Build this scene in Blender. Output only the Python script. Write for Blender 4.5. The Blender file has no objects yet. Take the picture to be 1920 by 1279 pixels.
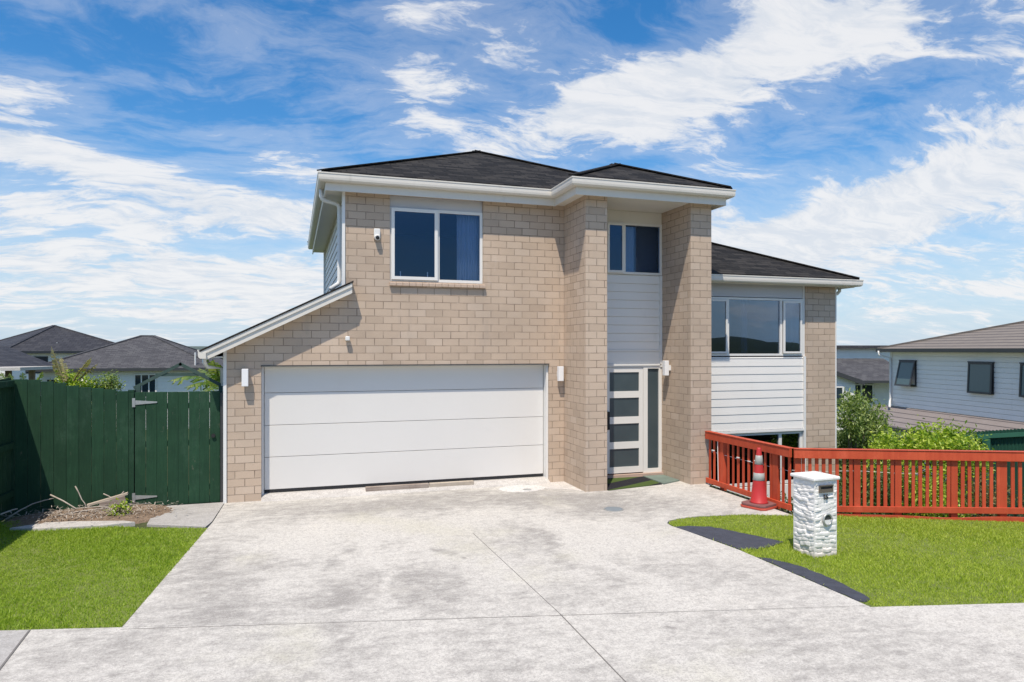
import bpy, bmesh, math, random
import numpy as np
from mathutils import Vector
from mathutils.geometry import tessellate_polygon
random.seed(7); RNG = np.random.default_rng(7)
COL = bpy.context.scene.collection
PI = math.pi
F, TH, YH, CH = 1280.0, math.radians(17.8), 656.0, 2.5   # lens in photo pixels, heading, horizon row, camera height
CT, ST = math.cos(TH), math.sin(TH)

def ray(px, py):
    X = (px-960)/F
    return (X*CT+ST, -X*ST+CT, (YH-py)/F)
def pz(px, py, Z):
    r = ray(px, py); return Vector((r[0]*Z, r[1]*Z, CH+r[2]*Z))

# ------------------------------------------------------------------ shader helpers
class NT:
    def __init__(s, name):
        s.m = bpy.data.materials.new(name); s.m.use_nodes = True
        s.t = s.m.node_tree; s.t.nodes.clear()
        s.out = s.t.nodes.new('ShaderNodeOutputMaterial')
    def n(s, typ, **kw):
        nd = s.t.nodes.new('ShaderNode'+typ)
        for k, v in kw.items():
            if k.startswith('i_'):
                key = k[2:]; key = int(key) if key.isdigit() else key.replace('_', ' ')
                s.set(nd.inputs[key], v)
            else: setattr(nd, k, v)
        return nd
    def set(s, inp, v):
        if isinstance(v, bpy.types.NodeSocket): s.t.links.new(v, inp)
        elif isinstance(v, (tuple, list)):
            v = tuple(v)
            inp.default_value = (v+(1,)) if (inp.type == 'RGBA' and len(v) == 3) else v
        else: inp.default_value = v
    def math(s, op, a, b=0.0, c=0.0, clamp=False):
        nd = s.t.nodes.new('ShaderNodeMath'); nd.operation = op; nd.use_clamp = clamp
        s.set(nd.inputs[0], a); s.set(nd.inputs[1], b); s.set(nd.inputs[2], c); return nd.outputs[0]
    def vmath(s, op, a, b=(0, 0, 0), out=0):
        nd = s.t.nodes.new('ShaderNodeVectorMath'); nd.operation = op
        s.set(nd.inputs[0], a); s.set(nd.inputs[1], b)
        return nd.outputs['Value'] if op in ('DOT_PRODUCT', 'LENGTH', 'DISTANCE') else nd.outputs[0]
    def mix(s, f, a, b, mode='MIX'):
        nd = s.t.nodes.new('ShaderNodeMix'); nd.data_type = 'RGBA'; nd.blend_type = mode
        s.set(nd.inputs[0], f); s.set(nd.inputs[6], a); s.set(nd.inputs[7], b); return nd.outputs[2]
    def noise(s, vec, scale, detail=4, rough=.55, dist=0.0):
        nd = s.n('TexNoise'); s.set(nd.inputs['Vector'], vec)
        nd.inputs['Scale'].default_value = scale; nd.inputs['Detail'].default_value = detail
        nd.inputs['Roughness'].default_value = rough; nd.inputs['Distortion'].default_value = dist
        return nd.outputs['Fac']
    def ramp(s, f, stops):
        nd = s.n('ValToRGB'); s.set(nd.inputs[0], f); e = nd.color_ramp.elements
        while len(e) < len(stops): e.new(.5)
        for el, (p, c) in zip(e, stops):
            el.position = p; el.color = (c, c, c, 1) if isinstance(c, (int, float)) else tuple(c)+(1,)
        return nd.outputs[0]
    def sstep(s, v, lo, hi):
        nd = s.n('MapRange'); nd.interpolation_type = 'SMOOTHSTEP'
        s.set(nd.inputs[0], v); s.set(nd.inputs[1], lo); s.set(nd.inputs[2], hi); return nd.outputs[0]
    def pos(s): return s.n('NewGeometry').outputs['Position']
    def mapv(s, v, scale=(1, 1, 1), rot=(0, 0, 0), loc=(0, 0, 0)):
        nd = s.n('Mapping'); s.set(nd.inputs[0], v); nd.inputs['Location'].default_value = loc
        nd.inputs['Rotation'].default_value = rot; nd.inputs['Scale'].default_value = scale; return nd.outputs[0]
    def bump(s, h, strength=.3, dist=.01):
        nd = s.n('Bump'); nd.inputs['Strength'].default_value = strength; nd.inputs['Distance'].default_value = dist
        s.set(nd.inputs['Height'], h); return nd.outputs[0]
    def bsdf(s, color, rough=.6, normal=None, metal=0.0, spec=.5, **kw):
        b = s.n('BsdfPrincipled'); s.set(b.inputs['Base Color'], color); s.set(b.inputs['Roughness'], rough)
        b.inputs['Metallic'].default_value = metal; b.inputs['Specular IOR Level'].default_value = spec
        if normal is not None: s.set(b.inputs['Normal'], normal)
        for k, v in kw.items(): s.set(b.inputs[k.replace('_', ' ')], v)
        s.t.links.new(b.outputs[0], s.out.inputs[0]); return b

def paint(name, col, rough=.5, var=.06, scale=3, bump=.05, dirt=None, dirt_amt=.25, spec=.4, metal=0):
    t = NT(name); p = t.pos()
    n1 = t.noise(p, scale, 6, .6); n2 = t.noise(p, scale*25, 3, .6)
    f = t.math('MULTIPLY_ADD', n1, 1.6, -.3, clamp=True)
    c = t.mix(f, tuple(x*(1-var) for x in col), tuple(min(1, x*(1+var)) for x in col))
    if dirt:
        d = t.sstep(t.noise(t.mapv(p, (1, 1, .25)), scale*1.7, 8, .68), .56, .78)
        c = t.mix(t.math('MULTIPLY', d, dirt_amt), c, dirt)
    t.bsdf(c, rough, t.bump(n2, bump, .01), metal, spec); return t.m

def uv_facing(t):
    """(along, height) coordinates in metres for walls facing x or y"""
    g = t.n('NewGeometry'); sp = t.n('SeparateXYZ', i_0=g.outputs['Position']); sn = t.n('SeparateXYZ', i_0=g.outputs['True Normal'])
    fx = t.math('GREATER_THAN', t.math('ABSOLUTE', sn.outputs[0]), t.math('ABSOLUTE', sn.outputs[1]))
    along = t.math('ADD', t.math('MULTIPLY', fx, sp.outputs[1]), t.math('MULTIPLY', t.math('SUBTRACT', 1.0, fx), sp.outputs[0]))
    return along, sp.outputs[2], g

def mat_brick():
    t = NT('brick'); a, z, g = uv_facing(t); p = g.outputs['Position']
    wob = t.math('MULTIPLY', t.math('SUBTRACT', t.noise(p, 9, 2), .5), .006)
    v = t.n('CombineXYZ', i_0=t.math('ADD', a, wob), i_1=t.math('ADD', z, wob))
    def br(ms, sm):
        b = t.n('TexBrick'); b.offset = .5; b.squash = 1; t.set(b.inputs['Vector'], v.outputs[0])
        for k, x in (('Scale', 1), ('Mortar Size', ms), ('Mortar Smooth', sm), ('Bias', 0), ('Brick Width', .30), ('Row Height', .1285)): b.inputs[k].default_value = x
        b.inputs['Color1'].default_value = (0, 0, 0, 1); b.inputs['Color2'].default_value = (1, 1, 1, 1); b.inputs['Mortar'].default_value = (.5, .5, .5, 1)
        return b
    b = br(.0055, .25)
    sp = t.n('SeparateColor', i_0=b.outputs['Color'])
    rnd = sp.outputs[0]
    c = t.ramp(rnd, [(0, (.475, .368, .278)), (.25, (.53, .412, .312)), (.75, (.545, .427, .325)), (1, (.575, .46, .36))])
    big = t.noise(p, .7, 4, .6)
    c = t.mix(t.sstep(big, .35, .75), c, t.mix(1.0, c, (.82, .83, .84), 'MULTIPLY'))
    sm = t.noise(p, 55, 4, .75); c = t.mix(t.math('MULTIPLY', t.sstep(sm, .45, .75), .3), c, (.40, .30, .22))
    sm2 = t.noise(t.mapv(p, (1, 1, .4)), 120, 3, .7); c = t.mix(t.math('MULTIPLY', t.sstep(sm2, .5, .8), .3), c, (.72, .62, .52))
    # vertical joints are raked deeper and darker than the beds
    jw = t.noise(p, 5, 3, .6)
    bed = t.math('GREATER_THAN', t.math('ABSOLUTE', t.math('SUBTRACT', t.math('FRACT', t.math('DIVIDE', t.math('ADD', z, wob), .1285)), .5)), .45)
    mort = t.mix(bed, t.mix(t.sstep(jw, .35, .65), (.13, .095, .072), (.30, .235, .18)), t.mix(t.sstep(jw, .4, .7), (.24, .185, .145), (.44, .35, .275)))
    c = t.mix(t.math('MULTIPLY', b.outputs['Fac'], t.math('MULTIPLY_ADD', t.sstep(t.noise(p, 3.3, 4, .6), .3, .65), .5, .5)), c, mort)
    st = t.math('MULTIPLY', t.sstep(t.noise(t.mapv(p, (1, 1, .22)), 2.6, 7, .7), .56, .74), .38); c = t.mix(st, c, (.36, .30, .25))
    # efflorescence and grey grime
    ef = t.sstep(t.noise(t.mapv(p, (1, 1, .55)), 1.7, 7, .7), .60, .78); c = t.mix(t.math('MULTIPLY', ef, .22), c, (.74, .67, .60))
    gz = t.math('MULTIPLY', t.sstep(z, .55, -.05), t.sstep(t.noise(p, 2.5, 5, .65), .35, .7)); c = t.mix(t.math('MULTIPLY', gz, .3), c, (.45, .37, .29))
    h = t.math('ADD', t.math('MULTIPLY', t.math('SUBTRACT', 1.0, b.outputs['Fac']), 1.0), t.math('ADD', t.math('MULTIPLY', sm, .22), t.math('MULTIPLY', rnd, .25)))
    t.bsdf(c, .88, t.bump(h, .85, .008), spec=.25); return t.m

def mat_shingle(name, c0, c1, c2, row=.145, wid=.32, tile=False):
    t = NT(name); g = t.n('NewGeometry'); p = g.outputs['Position']
    sp = t.n('SeparateXYZ', i_0=p); sn = t.n('SeparateXYZ', i_0=g.outputs['True Normal'])
    fx = t.math('GREATER_THAN', t.math('ABSOLUTE', sn.outputs[0]), t.math('ABSOLUTE', sn.outputs[1]))
    a = t.math('ADD', t.math('MULTIPLY', fx, sp.outputs[1]), t.math('MULTIPLY', t.math('SUBTRACT', 1.0, fx), sp.outputs[0]))
    v = t.n('CombineXYZ', i_0=t.math('ADD', a, t.math('MULTIPLY', t.noise(p, 3, 2), .15)), i_1=t.math('MULTIPLY', sp.outputs[2], 2.45))
    b = t.n('TexBrick'); b.offset = .37 if not tile else .5; b.offset_frequency = 2; t.set(b.inputs['Vector'], v.outputs[0])
    for k, x in (('Scale', 1), ('Mortar Size', .010 if not tile else .012), ('Mortar Smooth', .4), ('Bias', 0), ('Brick Width', wid), ('Row Height', row)): b.inputs[k].default_value = x
    b.inputs['Color1'].default_value = (0, 0, 0, 1); b.inputs['Color2'].default_value = (1, 1, 1, 1); b.inputs['Mortar'].default_value = (0, 0, 0, 1)
    r = t.n('SeparateColor', i_0=b.outputs['Color']).outputs[0]
    rr = t.math('ADD', t.math('MULTIPLY', r, .55), t.math('MULTIPLY', t.noise(t.mapv(p, (1, 1, 2.4)), 5.5, 7, .8), .7))
    c = t.ramp(rr, [(.2, c0), (.5, c1), (.85, c2)])
    gr = t.noise(p, 160, 3, .8); c = t.mix(t.math('MULTIPLY', t.sstep(gr, .45, .75), .35), c, tuple(min(1, x*1.3) for x in c2))
    c = t.mix(t.math('MULTIPLY', b.outputs['Fac'], .55 if not tile else .8), c, tuple(x*.3 for x in c0))
    saw = t.math('FRACT', t.math('DIVIDE', t.math('MULTIPLY', sp.outputs[2], 2.45), row))
    h = t.math('ADD', t.math('MULTIPLY', t.math('SUBTRACT', 1.0, saw), .8), t.math('MULTIPLY', gr, .2))
    t.bsdf(c, .9 if not tile else .65, t.bump(h, .7 if not tile else 1.0, .012 if not tile else .03), spec=.25); return t.m

def mat_concrete(name, stains=(), base=(.585, .565, .518), dark=(.265, .253, .235)):
    t = NT(name); p = t.pos()
    wp = t.vmath('ADD', p, t.vmath('SCALE', t.n('TexNoise', i_Vector=p, i_Scale=1.1, i_Detail=5.0).outputs['Color'], (0, 0, 0)))
    nn = t.n('TexNoise'); t.set(nn.inputs['Vector'], p); nn.inputs['Scale'].default_value = 1.0; nn.inputs['Detail'].default_value = 5
    off = t.n('VectorMath', operation='SCALE'); t.t.links.new(t.vmath('SUBTRACT', nn.outputs['Color'], (.5, .5, .5)), off.inputs[0]); off.inputs['Scale'].default_value = 1.5
    wp = t.vmath('ADD', p, off.outputs[0])
    n1 = t.noise(t.mapv(p, (1, 1.0, 1), (0, 0, .3)), .55, 7, .62, .4)
    n2 = t.noise(t.mapv(p, (1, 2.2, 1), (0, 0, .1)), 1.9, 12, .76, .3)
    f = t.math('ADD', t.math('MULTIPLY', n1, .55), t.math('MULTIPLY', n2, .5))
    d = t.sstep(f, .50, .68)
    bl = None
    for (x, y, rx, ry, rot, amt) in stains:
        q = t.mapv(t.vmath('SUBTRACT', wp, (x, y, 0)), (1, 1, 0), (0, 0, -rot))
        q = t.vmath('MULTIPLY', q, (1/rx, 1/ry, 0))
        s_ = t.math('MULTIPLY', t.sstep(t.vmath('LENGTH', q), 1.25, .25), amt)
        bl = s_ if bl is None else t.math('ADD', bl, s_)
    n3 = t.noise(t.mapv(p, (1, 1.5, 1), (0, 0, .3)), 5.5, 12, .80)
    ff = t.math('ADD', f, t.math('MULTIPLY', t.math('SUBTRACT', n3, .5), 1.0))
    if bl is not None: ff = t.math('ADD', ff, t.math('MULTIPLY', bl, .20))
    lo = t.math('MULTIPLY', t.sstep(ff, .41, .80), .92)
    c = t.mix(lo, base, dark)
    pale = t.sstep(t.noise(p, .8, 6, .65, .5), .52, .72)
    c = t.mix(t.math('MULTIPLY', pale, .55), c, (base[0]*1.13, base[1]*1.12, base[2]*1.10))
    yel = t.sstep(t.noise(t.mapv(p, loc=(7, 3, 1)), .6, 5, .6), .56, .72)
    c = t.mix(t.math('MULTIPLY', yel, .42), c, (.53, .51, .40))
    # swept streaks and fine exposed grit
    st = t.noise(t.mapv(p, (14, .8, 1), (0, 0, .12)), 1.3, 7, .7, .5); c = t.mix(t.math('MULTIPLY', t.sstep(st, .52, .75), .22), c, dark); st2 = t.noise(t.mapv(p, (1, 12, 1), (0, 0, .25)), 1.6, 7, .75); c = t.mix(t.math('MULTIPLY', t.sstep(st2, .50, .72), .22), c, dark)
    v1 = t.n('TexVoronoi'); t.set(v1.inputs['Vector'], p); v1.inputs['Scale'].default_value = 130; v1.inputs['Randomness'].default_value = 1
    vr = t.n('SeparateColor', i_0=v1.outputs['Color']).outputs[0]
    c = t.mix(t.math('MULTIPLY', t.sstep(vr, .72, .97), .35), c, (.235, .22, .205))
    c = t.mix(t.math('MULTIPLY', t.sstep(vr, .25, .02), .4), c, (.63, .60, .57))
    g1 = t.noise(p, 46, 4, .8); c = t.mix(t.math('MULTIPLY', t.sstep(g1, .47, .66), .60), c, (.27, .255, .24))
    g2 = t.noise(p, 14, 5, .75); c = t.mix(t.math('MULTIPLY', t.sstep(g2, .50, .70), .5), c, (.30, .28, .265))
    t.bsdf(c, .92, t.bump(t.math('ADD', g1, t.math('MULTIPLY', vr, .5)), .25, .006), spec=.2); return t.m

def mat_leaf(name, cols, trans=.35, rough=.45):
    t = NT(name); g = t.n('NewGeometry'); r = g.outputs['Random Per Island']
    n = t.noise(g.outputs['Position'], 1.3, 3, .6)
    f = t.math('ADD', t.math('MULTIPLY', r, .75-.25*(name == 'grass_blade')), t.math('MULTIPLY', n, .3))
    if name == 'grass_blade': f = t.math('ADD', f, t.math('MULTIPLY', t.math('SUBTRACT', t.noise(g.outputs['Position'], 9, 6, .75), .42), 1.1))
    c = t.ramp(f, [(i/(len(cols)-1)*.9+.05, x) for i, x in enumerate(cols)])
    b = t.n('BsdfPrincipled'); t.set(b.inputs['Base Color'], c); b.inputs['Roughness'].default_value = rough; b.inputs['Specular IOR Level'].default_value = .35
    tr = t.n('BsdfTranslucent'); t.set(tr.inputs[0], t.mix(1.0, c, (1.3, 1.4, .6), 'MULTIPLY'))
    mx = t.n('MixShader'); mx.inputs[0].default_value = trans
    t.t.links.new(b.outputs[0], mx.inputs[1]); t.t.links.new(tr.outputs[0], mx.inputs[2]); t.t.links.new(mx.outputs[0], t.out.inputs[0]); return t.m

def mat_glass(name, tint=(.55, .6, .65), refl=1.0, gc=(.60, .80, 1.0)):
    t = NT(name)
    fr = t.n('Fresnel'); fr.inputs[0].default_value = 1.5
    nb = t.bump(t.noise(t.pos(), .9, 2), .06, .02); t.set(fr.inputs['Normal'], nb)
    gl = t.n('BsdfGlossy'); gl.inputs['Roughness'].default_value = .01; gl.inputs['Color'].default_value = tuple(gc)+(1,); t.set(gl.inputs['Normal'], nb)
    tr = t.n('BsdfTransparent'); tr.inputs[0].default_value = tuple(tint)+(1,)
    mx = t.n('MixShader'); t.set(mx.inputs[0], t.math('MULTIPLY', t.math('ADD', fr.outputs[0], .015), refl, clamp=True))
    t.t.links.new(tr.outputs[0], mx.inputs[1]); t.t.links.new(gl.outputs[0], mx.inputs[2]); t.t.links.new(mx.outputs[0], t.out.inputs[0]); return t.m

def mat_wood(name, c0, c1, worn=None, wornamt=.6, grain=(1, 1, .06), rough=.75, gscale=40):
    t = NT(name); g = t.n('NewGeometry'); p = g.outputs['Position']
    gr = t.noise(t.mapv(p, grain), gscale, 5, .65); big = t.noise(p, 2.1, 5, .65)
    f = t.math('ADD', t.math('MULTIPLY', gr, .5), t.math('MULTIPLY', big, .5))
    c = t.mix(t.sstep(f, .35, .65), c0, c1)
    orr = t.n('ObjectInfo').outputs['Random']; c = t.mix(t.math('MULTIPLY', orr, .45), c, tuple(x*.62 for x in c0)); c = t.mix(t.math('MULTIPLY', t.sstep(t.noise(t.mapv(p, (1, 1, .5)), 3.1, 8, .75), .5, .72), .22), c, tuple(min(1, x*1.5+.06) for x in c1))
    if worn:
        w = t.sstep(t.noise(t.mapv(p, (1, 1, .4)), 7, 8, .75), .63, .72)
        c = t.mix(t.math('MULTIPLY', w, wornamt), c, worn)
    t.bsdf(c, rough, t.bump(gr, .3, .004), spec=.3); return t.m

def mat_mat(name, c0, c1, ang, w, off):
    t = NT(name); p = t.pos(); q = t.mapv(p, rot=(0, 0, ang)); x = t.n('SeparateXYZ', i_0=q).outputs[0]
    s_ = t.math('LESS_THAN', t.math('FRACT', t.math('DIVIDE', t.math('ADD', x, off), w)), .42)
    n = t.noise(p, 220, 2, .7); c = t.mix(s_, c0, c1); c = t.mix(t.math('MULTIPLY', n, .4), c, (.02, .02, .02))
    t.bsdf(c, .95, t.bump(n, .6, .01), spec=.1); return t.m

M = {}
M['brick'] = mat_brick()
M['shingle'] = mat_shingle('charcoal_shingle', (.005, .0045, .0045), (.010, .0095, .0095), (.036, .033, .030))
M['shingle_grey'] = mat_shingle('grey_shingle', (.045, .045, .050), (.065, .065, .072), (.095, .095, .10))
M['tile_dark'] = mat_shingle('dark_tile', (.028, .028, .033), (.04, .04, .046), (.055, .055, .06), .34, .34, True)
M['tile_brown'] = mat_shingle('brown_tile', (.10, .085, .075), (.13, .115, .10), (.17, .15, .13), .37, .9, True)
M['white'] = paint('white_paint', (.74, .735, .71), .42, .03, 2, .03, (.50, .47, .42), .18)
M['cream'] = paint('cream_gutter', (.68, .645, .58), .35, .04, 2, .03, (.36, .33, .28), .35)
M['soffit'] = paint('soffit_paint', (.70, .67, .60), .6, .03, 1.5, .03, (.5, .46, .4), .2)
M['siding'] = paint('weatherboard', (.79, .765, .72), .5, .03, 2, .05, (.46, .43, .39), .22)
M['siding_grey'] = paint('grey_weatherboard', (.86, .83, .785), .55, .04, 2, .05, (.33, .32, .31), .2)
M['alu'] = paint('aluminium_frame', (.73, .715, .68), .3, .02, 2, .01)
M['door_white'] = paint('garage_panel', (.70, .68, .645), .38, .015, 1.2, .02, (.66, .60, .55), .22)
M['black'] = paint('black_rubber', (.02, .02, .022), .7, .1, 5, .1)
M['darkgrey'] = paint('dark_metal', (.05, .052, .055), .4, .1, 5, .03)
M['steel'] = paint('galvanised_steel', (.42, .43, .42), .45, .2, 9, .1, (.2, .17, .14), .5, metal=.5)
M['glass'] = mat_glass('window_glass', (.74, .80, .88), .85, (.42, .68, 1.0))
M['glass_wing'] = mat_glass('mirroring_glass', (.50, .58, .68), 2.2, (.75, .88, 1.0))
M['glass_dark'] = mat_glass('tinted_glass', (.22, .27, .30))
t = NT('frosted'); t.bsdf(t.mix(t.noise(t.pos(), 3, 4), (.035, .055, .065), (.065, .09, .10)), .32, spec=.6); M['frosted'] = t.m
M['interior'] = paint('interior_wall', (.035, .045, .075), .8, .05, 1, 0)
M['curtain'] = paint('curtain_cloth', (.62, .64, .68), .9, .08, 4, .1)
M['green'] = mat_wood('green_stained_timber', (.011, .045, .022), (.019, .068, .033), (.22, .19, .15), .40)
M['greend'] = mat_wood('green_beam', (.040, .075, .065), (.07, .115, .10), (.2, .2, .18), .3, (.06, 1, 1))
M['red'] = mat_wood('red_painted_timber', (.48, .066, .028), (.60, .10, .042), (.30, .05, .03), .35, rough=.55, gscale=14)
M['timber'] = mat_wood('weathered_timber', (.26, .20, .165), (.48, .42, .36), (.16, .11, .085), .6, (.06, 1, 1))
M['timber_pale'] = mat_wood('pale_timber', (.40, .34, .27), (.56, .49, .40), (.25, .19, .14), .5, (.06, 1, 1))
M['bark'] = mat_wood('bark', (.10, .075, .055), (.22, .18, .14))
M['stick'] = mat_wood('dry_stick', (.30, .26, .22), (.55, .50, .44))
M['patch_grey'] = paint('slate_grey', (.060, .066, .088), .9, .3, 9, .9, (.11, .12, .15), .5)
M['slab'] = mat_concrete('pale_slab', (), (.55, .53, .50), (.38, .36, .34))
M['path'] = mat_concrete('path_concrete', (), (.43, .42, .40), (.27, .262, .25))
M['drive'] = mat_concrete('drive_concrete', (
    (1.2, 7.2, .75, .8, .2, .50), (2.7, 8.8, .9, .9, 0, .45), (2.2, 10.9, 3.6, .85, -.05, .85), (5.2, 10.0, 1.9, 1.1, -.4, .75),
    (-.75, 8.2, .5, 1.9, .12, .6), (.2, 6.9, 1.2, .35, -.3, .3), (3.0, 6.6, .7, .5, .3, .28), (4.3, 6.4, .6, .5, .1, .25), (-1.6, 6.3, .9, .35, -.2, .25), (5.5, 4.6, .8, .4, -.2, .22), (.4, 5.6, .6, .3, 0, .2),
    (.9, 9.4, 1.6, .8, 0, -.7), (4.1, 8.3, 1.1, .8, -.7, -.6), (2.0, 8.0, .8, 1.5, .1, -.4),
    (.55, 7.8, .13, 2.6, -.05, .5), (.95, 8.1, .10, 2.2, -.05, -.8), (3.15, 8.0, .14, 2.4, .06, .5), (3.55, 7.6, .12, 2.2, .06, -.8), (1.75, 8.4, .16, .22, 0, 1.3), (1.9, 8.15, .07, .09, 0, 1.4), (3.0, 5.4, .06, .10, .4, 1.2)))
M['joint'] = paint('joint_dark', (.17, .16, .15), .95, .2, 6, .1)
M['leaf_bright'] = mat_leaf('citrus_leaf', [(.06, .13, .012), (.18, .30, .02), (.36, .47, .04), (.58, .62, .14)], .35, .35)
M['leaf_olive'] = mat_leaf('olive_leaf', [(.06, .11, .025), (.13, .20, .045), (.25, .33, .09), (.42, .48, .22)])
M['leaf_dark'] = mat_leaf('dark_leaf', [(.018, .045, .012), (.035, .075, .018), (.07, .12, .03), (.13, .17, .06)])
M['leaf_dry'] = mat_leaf('dry_leaf', [(.03, .05, .015), (.09, .10, .03), (.22, .17, .07), (.40, .32, .17)])
M['banana'] = mat_leaf('banana_leaf', [(.04, .10, .015), (.10, .19, .03), (.22, .30, .07), (.34, .36, .14)], .4, .35)
M['banana_dry'] = mat_leaf('banana_leaf_dry', [(.10, .12, .04), (.22, .19, .08), (.30, .28, .13), (.40, .36, .2)], .3, .5)
M['grass'] = mat_leaf('grass_blade', [(.15, .24, .022), (.26, .38, .035), (.36, .47, .05), (.52, .58, .13)], .42, .5)
M['grass_light'] = mat_leaf('grass_blade', [(.20, .28, .028), (.33, .43, .045), (.44, .52, .07), (.60, .62, .17)], .42, .5)
M['petal'] = paint('petal', (.75, .70, .68), .7)

# ------------------------------------------------------------------ mesh builder
ORG = {}
class MB:
    def __init__(s): s.v = []; s.f = []
    def add(s, vs, fs):
        b = len(s.v); s.v += [tuple(v) for v in vs]; s.f += [tuple(b+i for i in f) for f in fs]; return s
    def box(s, x0, x1, y0, y1, z0, z1):
        return s.add([(x, y, z) for z in (z0, z1) for y in (y0, y1) for x in (x0, x1)],
              [(0, 2, 3, 1), (4, 5, 7, 6), (0, 1, 5, 4), (2, 6, 7, 3), (0, 4, 6, 2), (1, 3, 7, 5)])
    def obox(s, o, u, w, a0, a1, b0, b1, z0, z1):   # box in a frame: o + a*u + b*w
        return s.add([(o[0]+a*u[0]+b*w[0], o[1]+a*u[1]+b*w[1], z) for z in (z0, z1) for b in (b0, b1) for a in (a0, a1)],
              [(0, 2, 3, 1), (4, 5, 7, 6), (0, 1, 5, 4), (2, 6, 7, 3), (0, 4, 6, 2), (1, 3, 7, 5)])
    def bar(s, p, q, w, h, up=(0, 0, 1)):
        p = Vector(p); q = Vector(q); d = (q-p).normalized(); r = d.cross(Vector(up)).normalized(); u = r.cross(d)
        vs = [c+r*(a*w/2)+u*(b*h/2) for c in (p, q) for a, b in ((-1, -1), (1, -1), (1, 1), (-1, 1))]
        return s.add(vs, [(3, 2, 1, 0), (4, 5, 6, 7), (0, 1, 5, 4), (1, 2, 6, 5), (2, 3, 7, 6), (3, 0, 4, 7)])
    def tube(s, pts, r, n=8, r2=None):
        pts = [Vector(p) for p in pts]; rings = []
        for i, p in enumerate(pts):
            d = (pts[min(i+1, len(pts)-1)]-pts[max(i-1, 0)]).normalized()
            a = d.orthogonal().normalized() if i == 0 else (rings[-1][1]-d*rings[-1][1].dot(d)).normalized()
            rr = r if r2 is None else r+(r2-r)*i/(len(pts)-1)
            b = d.cross(a); rings.append(([p+(a*math.cos(2*PI*k/n)+b*math.sin(2*PI*k/n))*rr for k in range(n)], a))
        vs = [v for ring, _ in rings for v in ring]; fs = []
        for i in range(len(pts)-1):
            for k in range(n): fs.append((i*n+k, i*n+(k+1) % n, (i+1)*n+(k+1) % n, (i+1)*n+k))
        fs.append(tuple(range(n))[::-1]); fs.append(tuple((len(pts)-1)*n+k for k in range(n)))
        return s.add(vs, fs)
    def slab(s, outer, holes, h0, h1, plane='xz'):
        """polygon with holes given thickness. plane xz: thickness along y; xy: along z; yz: along x"""
        to = {'xz': lambda a, b, h: (a, h, b), 'xy': lambda a, b, h: (a, b, h), 'yz': lambda a, b, h: (h, a, b)}[plane]
        loops = [outer]+list(holes)
        tris = tessellate_polygon([[Vector((a, b, 0)) for a, b in l] for l in loops])
        flat = [p for l in loops for p in l]; n = len(flat)
        vs = [to(a, b, h0) for a, b in flat]+[to(a, b, h1) for a, b in flat]
        fs = [tuple(t) for t in tris]+[tuple(i+n for i in reversed(t)) for t in tris]
        k = 0
        for l in loops:
            m = len(l)
            for i in range(m): fs.append((k+i, k+(i+1) % m, n+k+(i+1) % m, n+k+i))
            k += m
        return s.add(vs, fs)
    def sweep(s, path, prof, closed=False):
        """prof: (outward offset, z); path: 2D points, outward = right-hand side of travel"""
        n = len(path); P = [Vector(p) for p in path]; rows = []
        for i in range(n):
            def nrm(a, b): d = (b-a).normalized(); return Vector((d.y, -d.x))
            if i == 0: m = nrm(P[0], P[1])
            elif i == n-1: m = nrm(P[-2], P[-1])
            else:
                a, b = nrm(P[i-1], P[i]), nrm(P[i], P[i+1]); m = (a+b).normalized(); m = m/max(.3, m.dot(a))
            rows.append([(P[i].x+m.x*o, P[i].y+m.y*o, z) for o, z in prof])
        k = len(prof); vs = [v for r in rows for v in r]; fs = []
        for i in range(n-1):
            for j in range(k): fs.append((i*k+j, i*k+(j+1) % k, (i+1)*k+(j+1) % k, (i+1)*k+j))
        fs.append(tuple(range(k))[::-1]); fs.append(tuple((n-1)*k+j for j in range(k)))
        return s.add(vs, fs)
    def build(s, name, mat, parent=None, smooth=False, bevel=0, loc=None, fix=True):
        me = bpy.data.meshes.new(name)
        org = Vector(ORG.get(parent.name, (0, 0, 0))) if parent else Vector(loc or (0, 0, 0))
        me.from_pydata([tuple(Vector(v)-org) for v in s.v], [], s.f); me.validate()
        if fix:
            bm = bmesh.new(); bm.from_mesh(me); bmesh.ops.recalc_face_normals(bm, faces=bm.faces); bm.to_mesh(me); bm.free()
        me.materials.append(mat)
        if smooth: me.polygons.foreach_set('use_smooth', [True]*len(me.polygons))
        o = bpy.data.objects.new(name, me); COL.objects.link(o)
        if parent: o.parent = parent
        else: o.location = org
        ORG[o.name] = org
        if bevel:
            b = o.modifiers.new('bevel', 'BEVEL'); b.width = bevel; b.segments = 2; b.limit_method = 'ANGLE'
        return o

def tag(o, label, cat=None, group=None):
    o['label'] = label
    if cat: o['category'] = cat
    if group: o['group'] = group
    return o
def thing(name, label, cat, loc, group=None):
    o = bpy.data.objects.new(name, None); COL.objects.link(o); o.location = loc; o.empty_display_size = .2
    ORG[o.name] = Vector(loc); return tag(o, label, cat, group)
def structure(mb, name, mat, **k):
    o = mb.build(name, mat, **k); o['kind'] = 'structure'; return o

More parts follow.
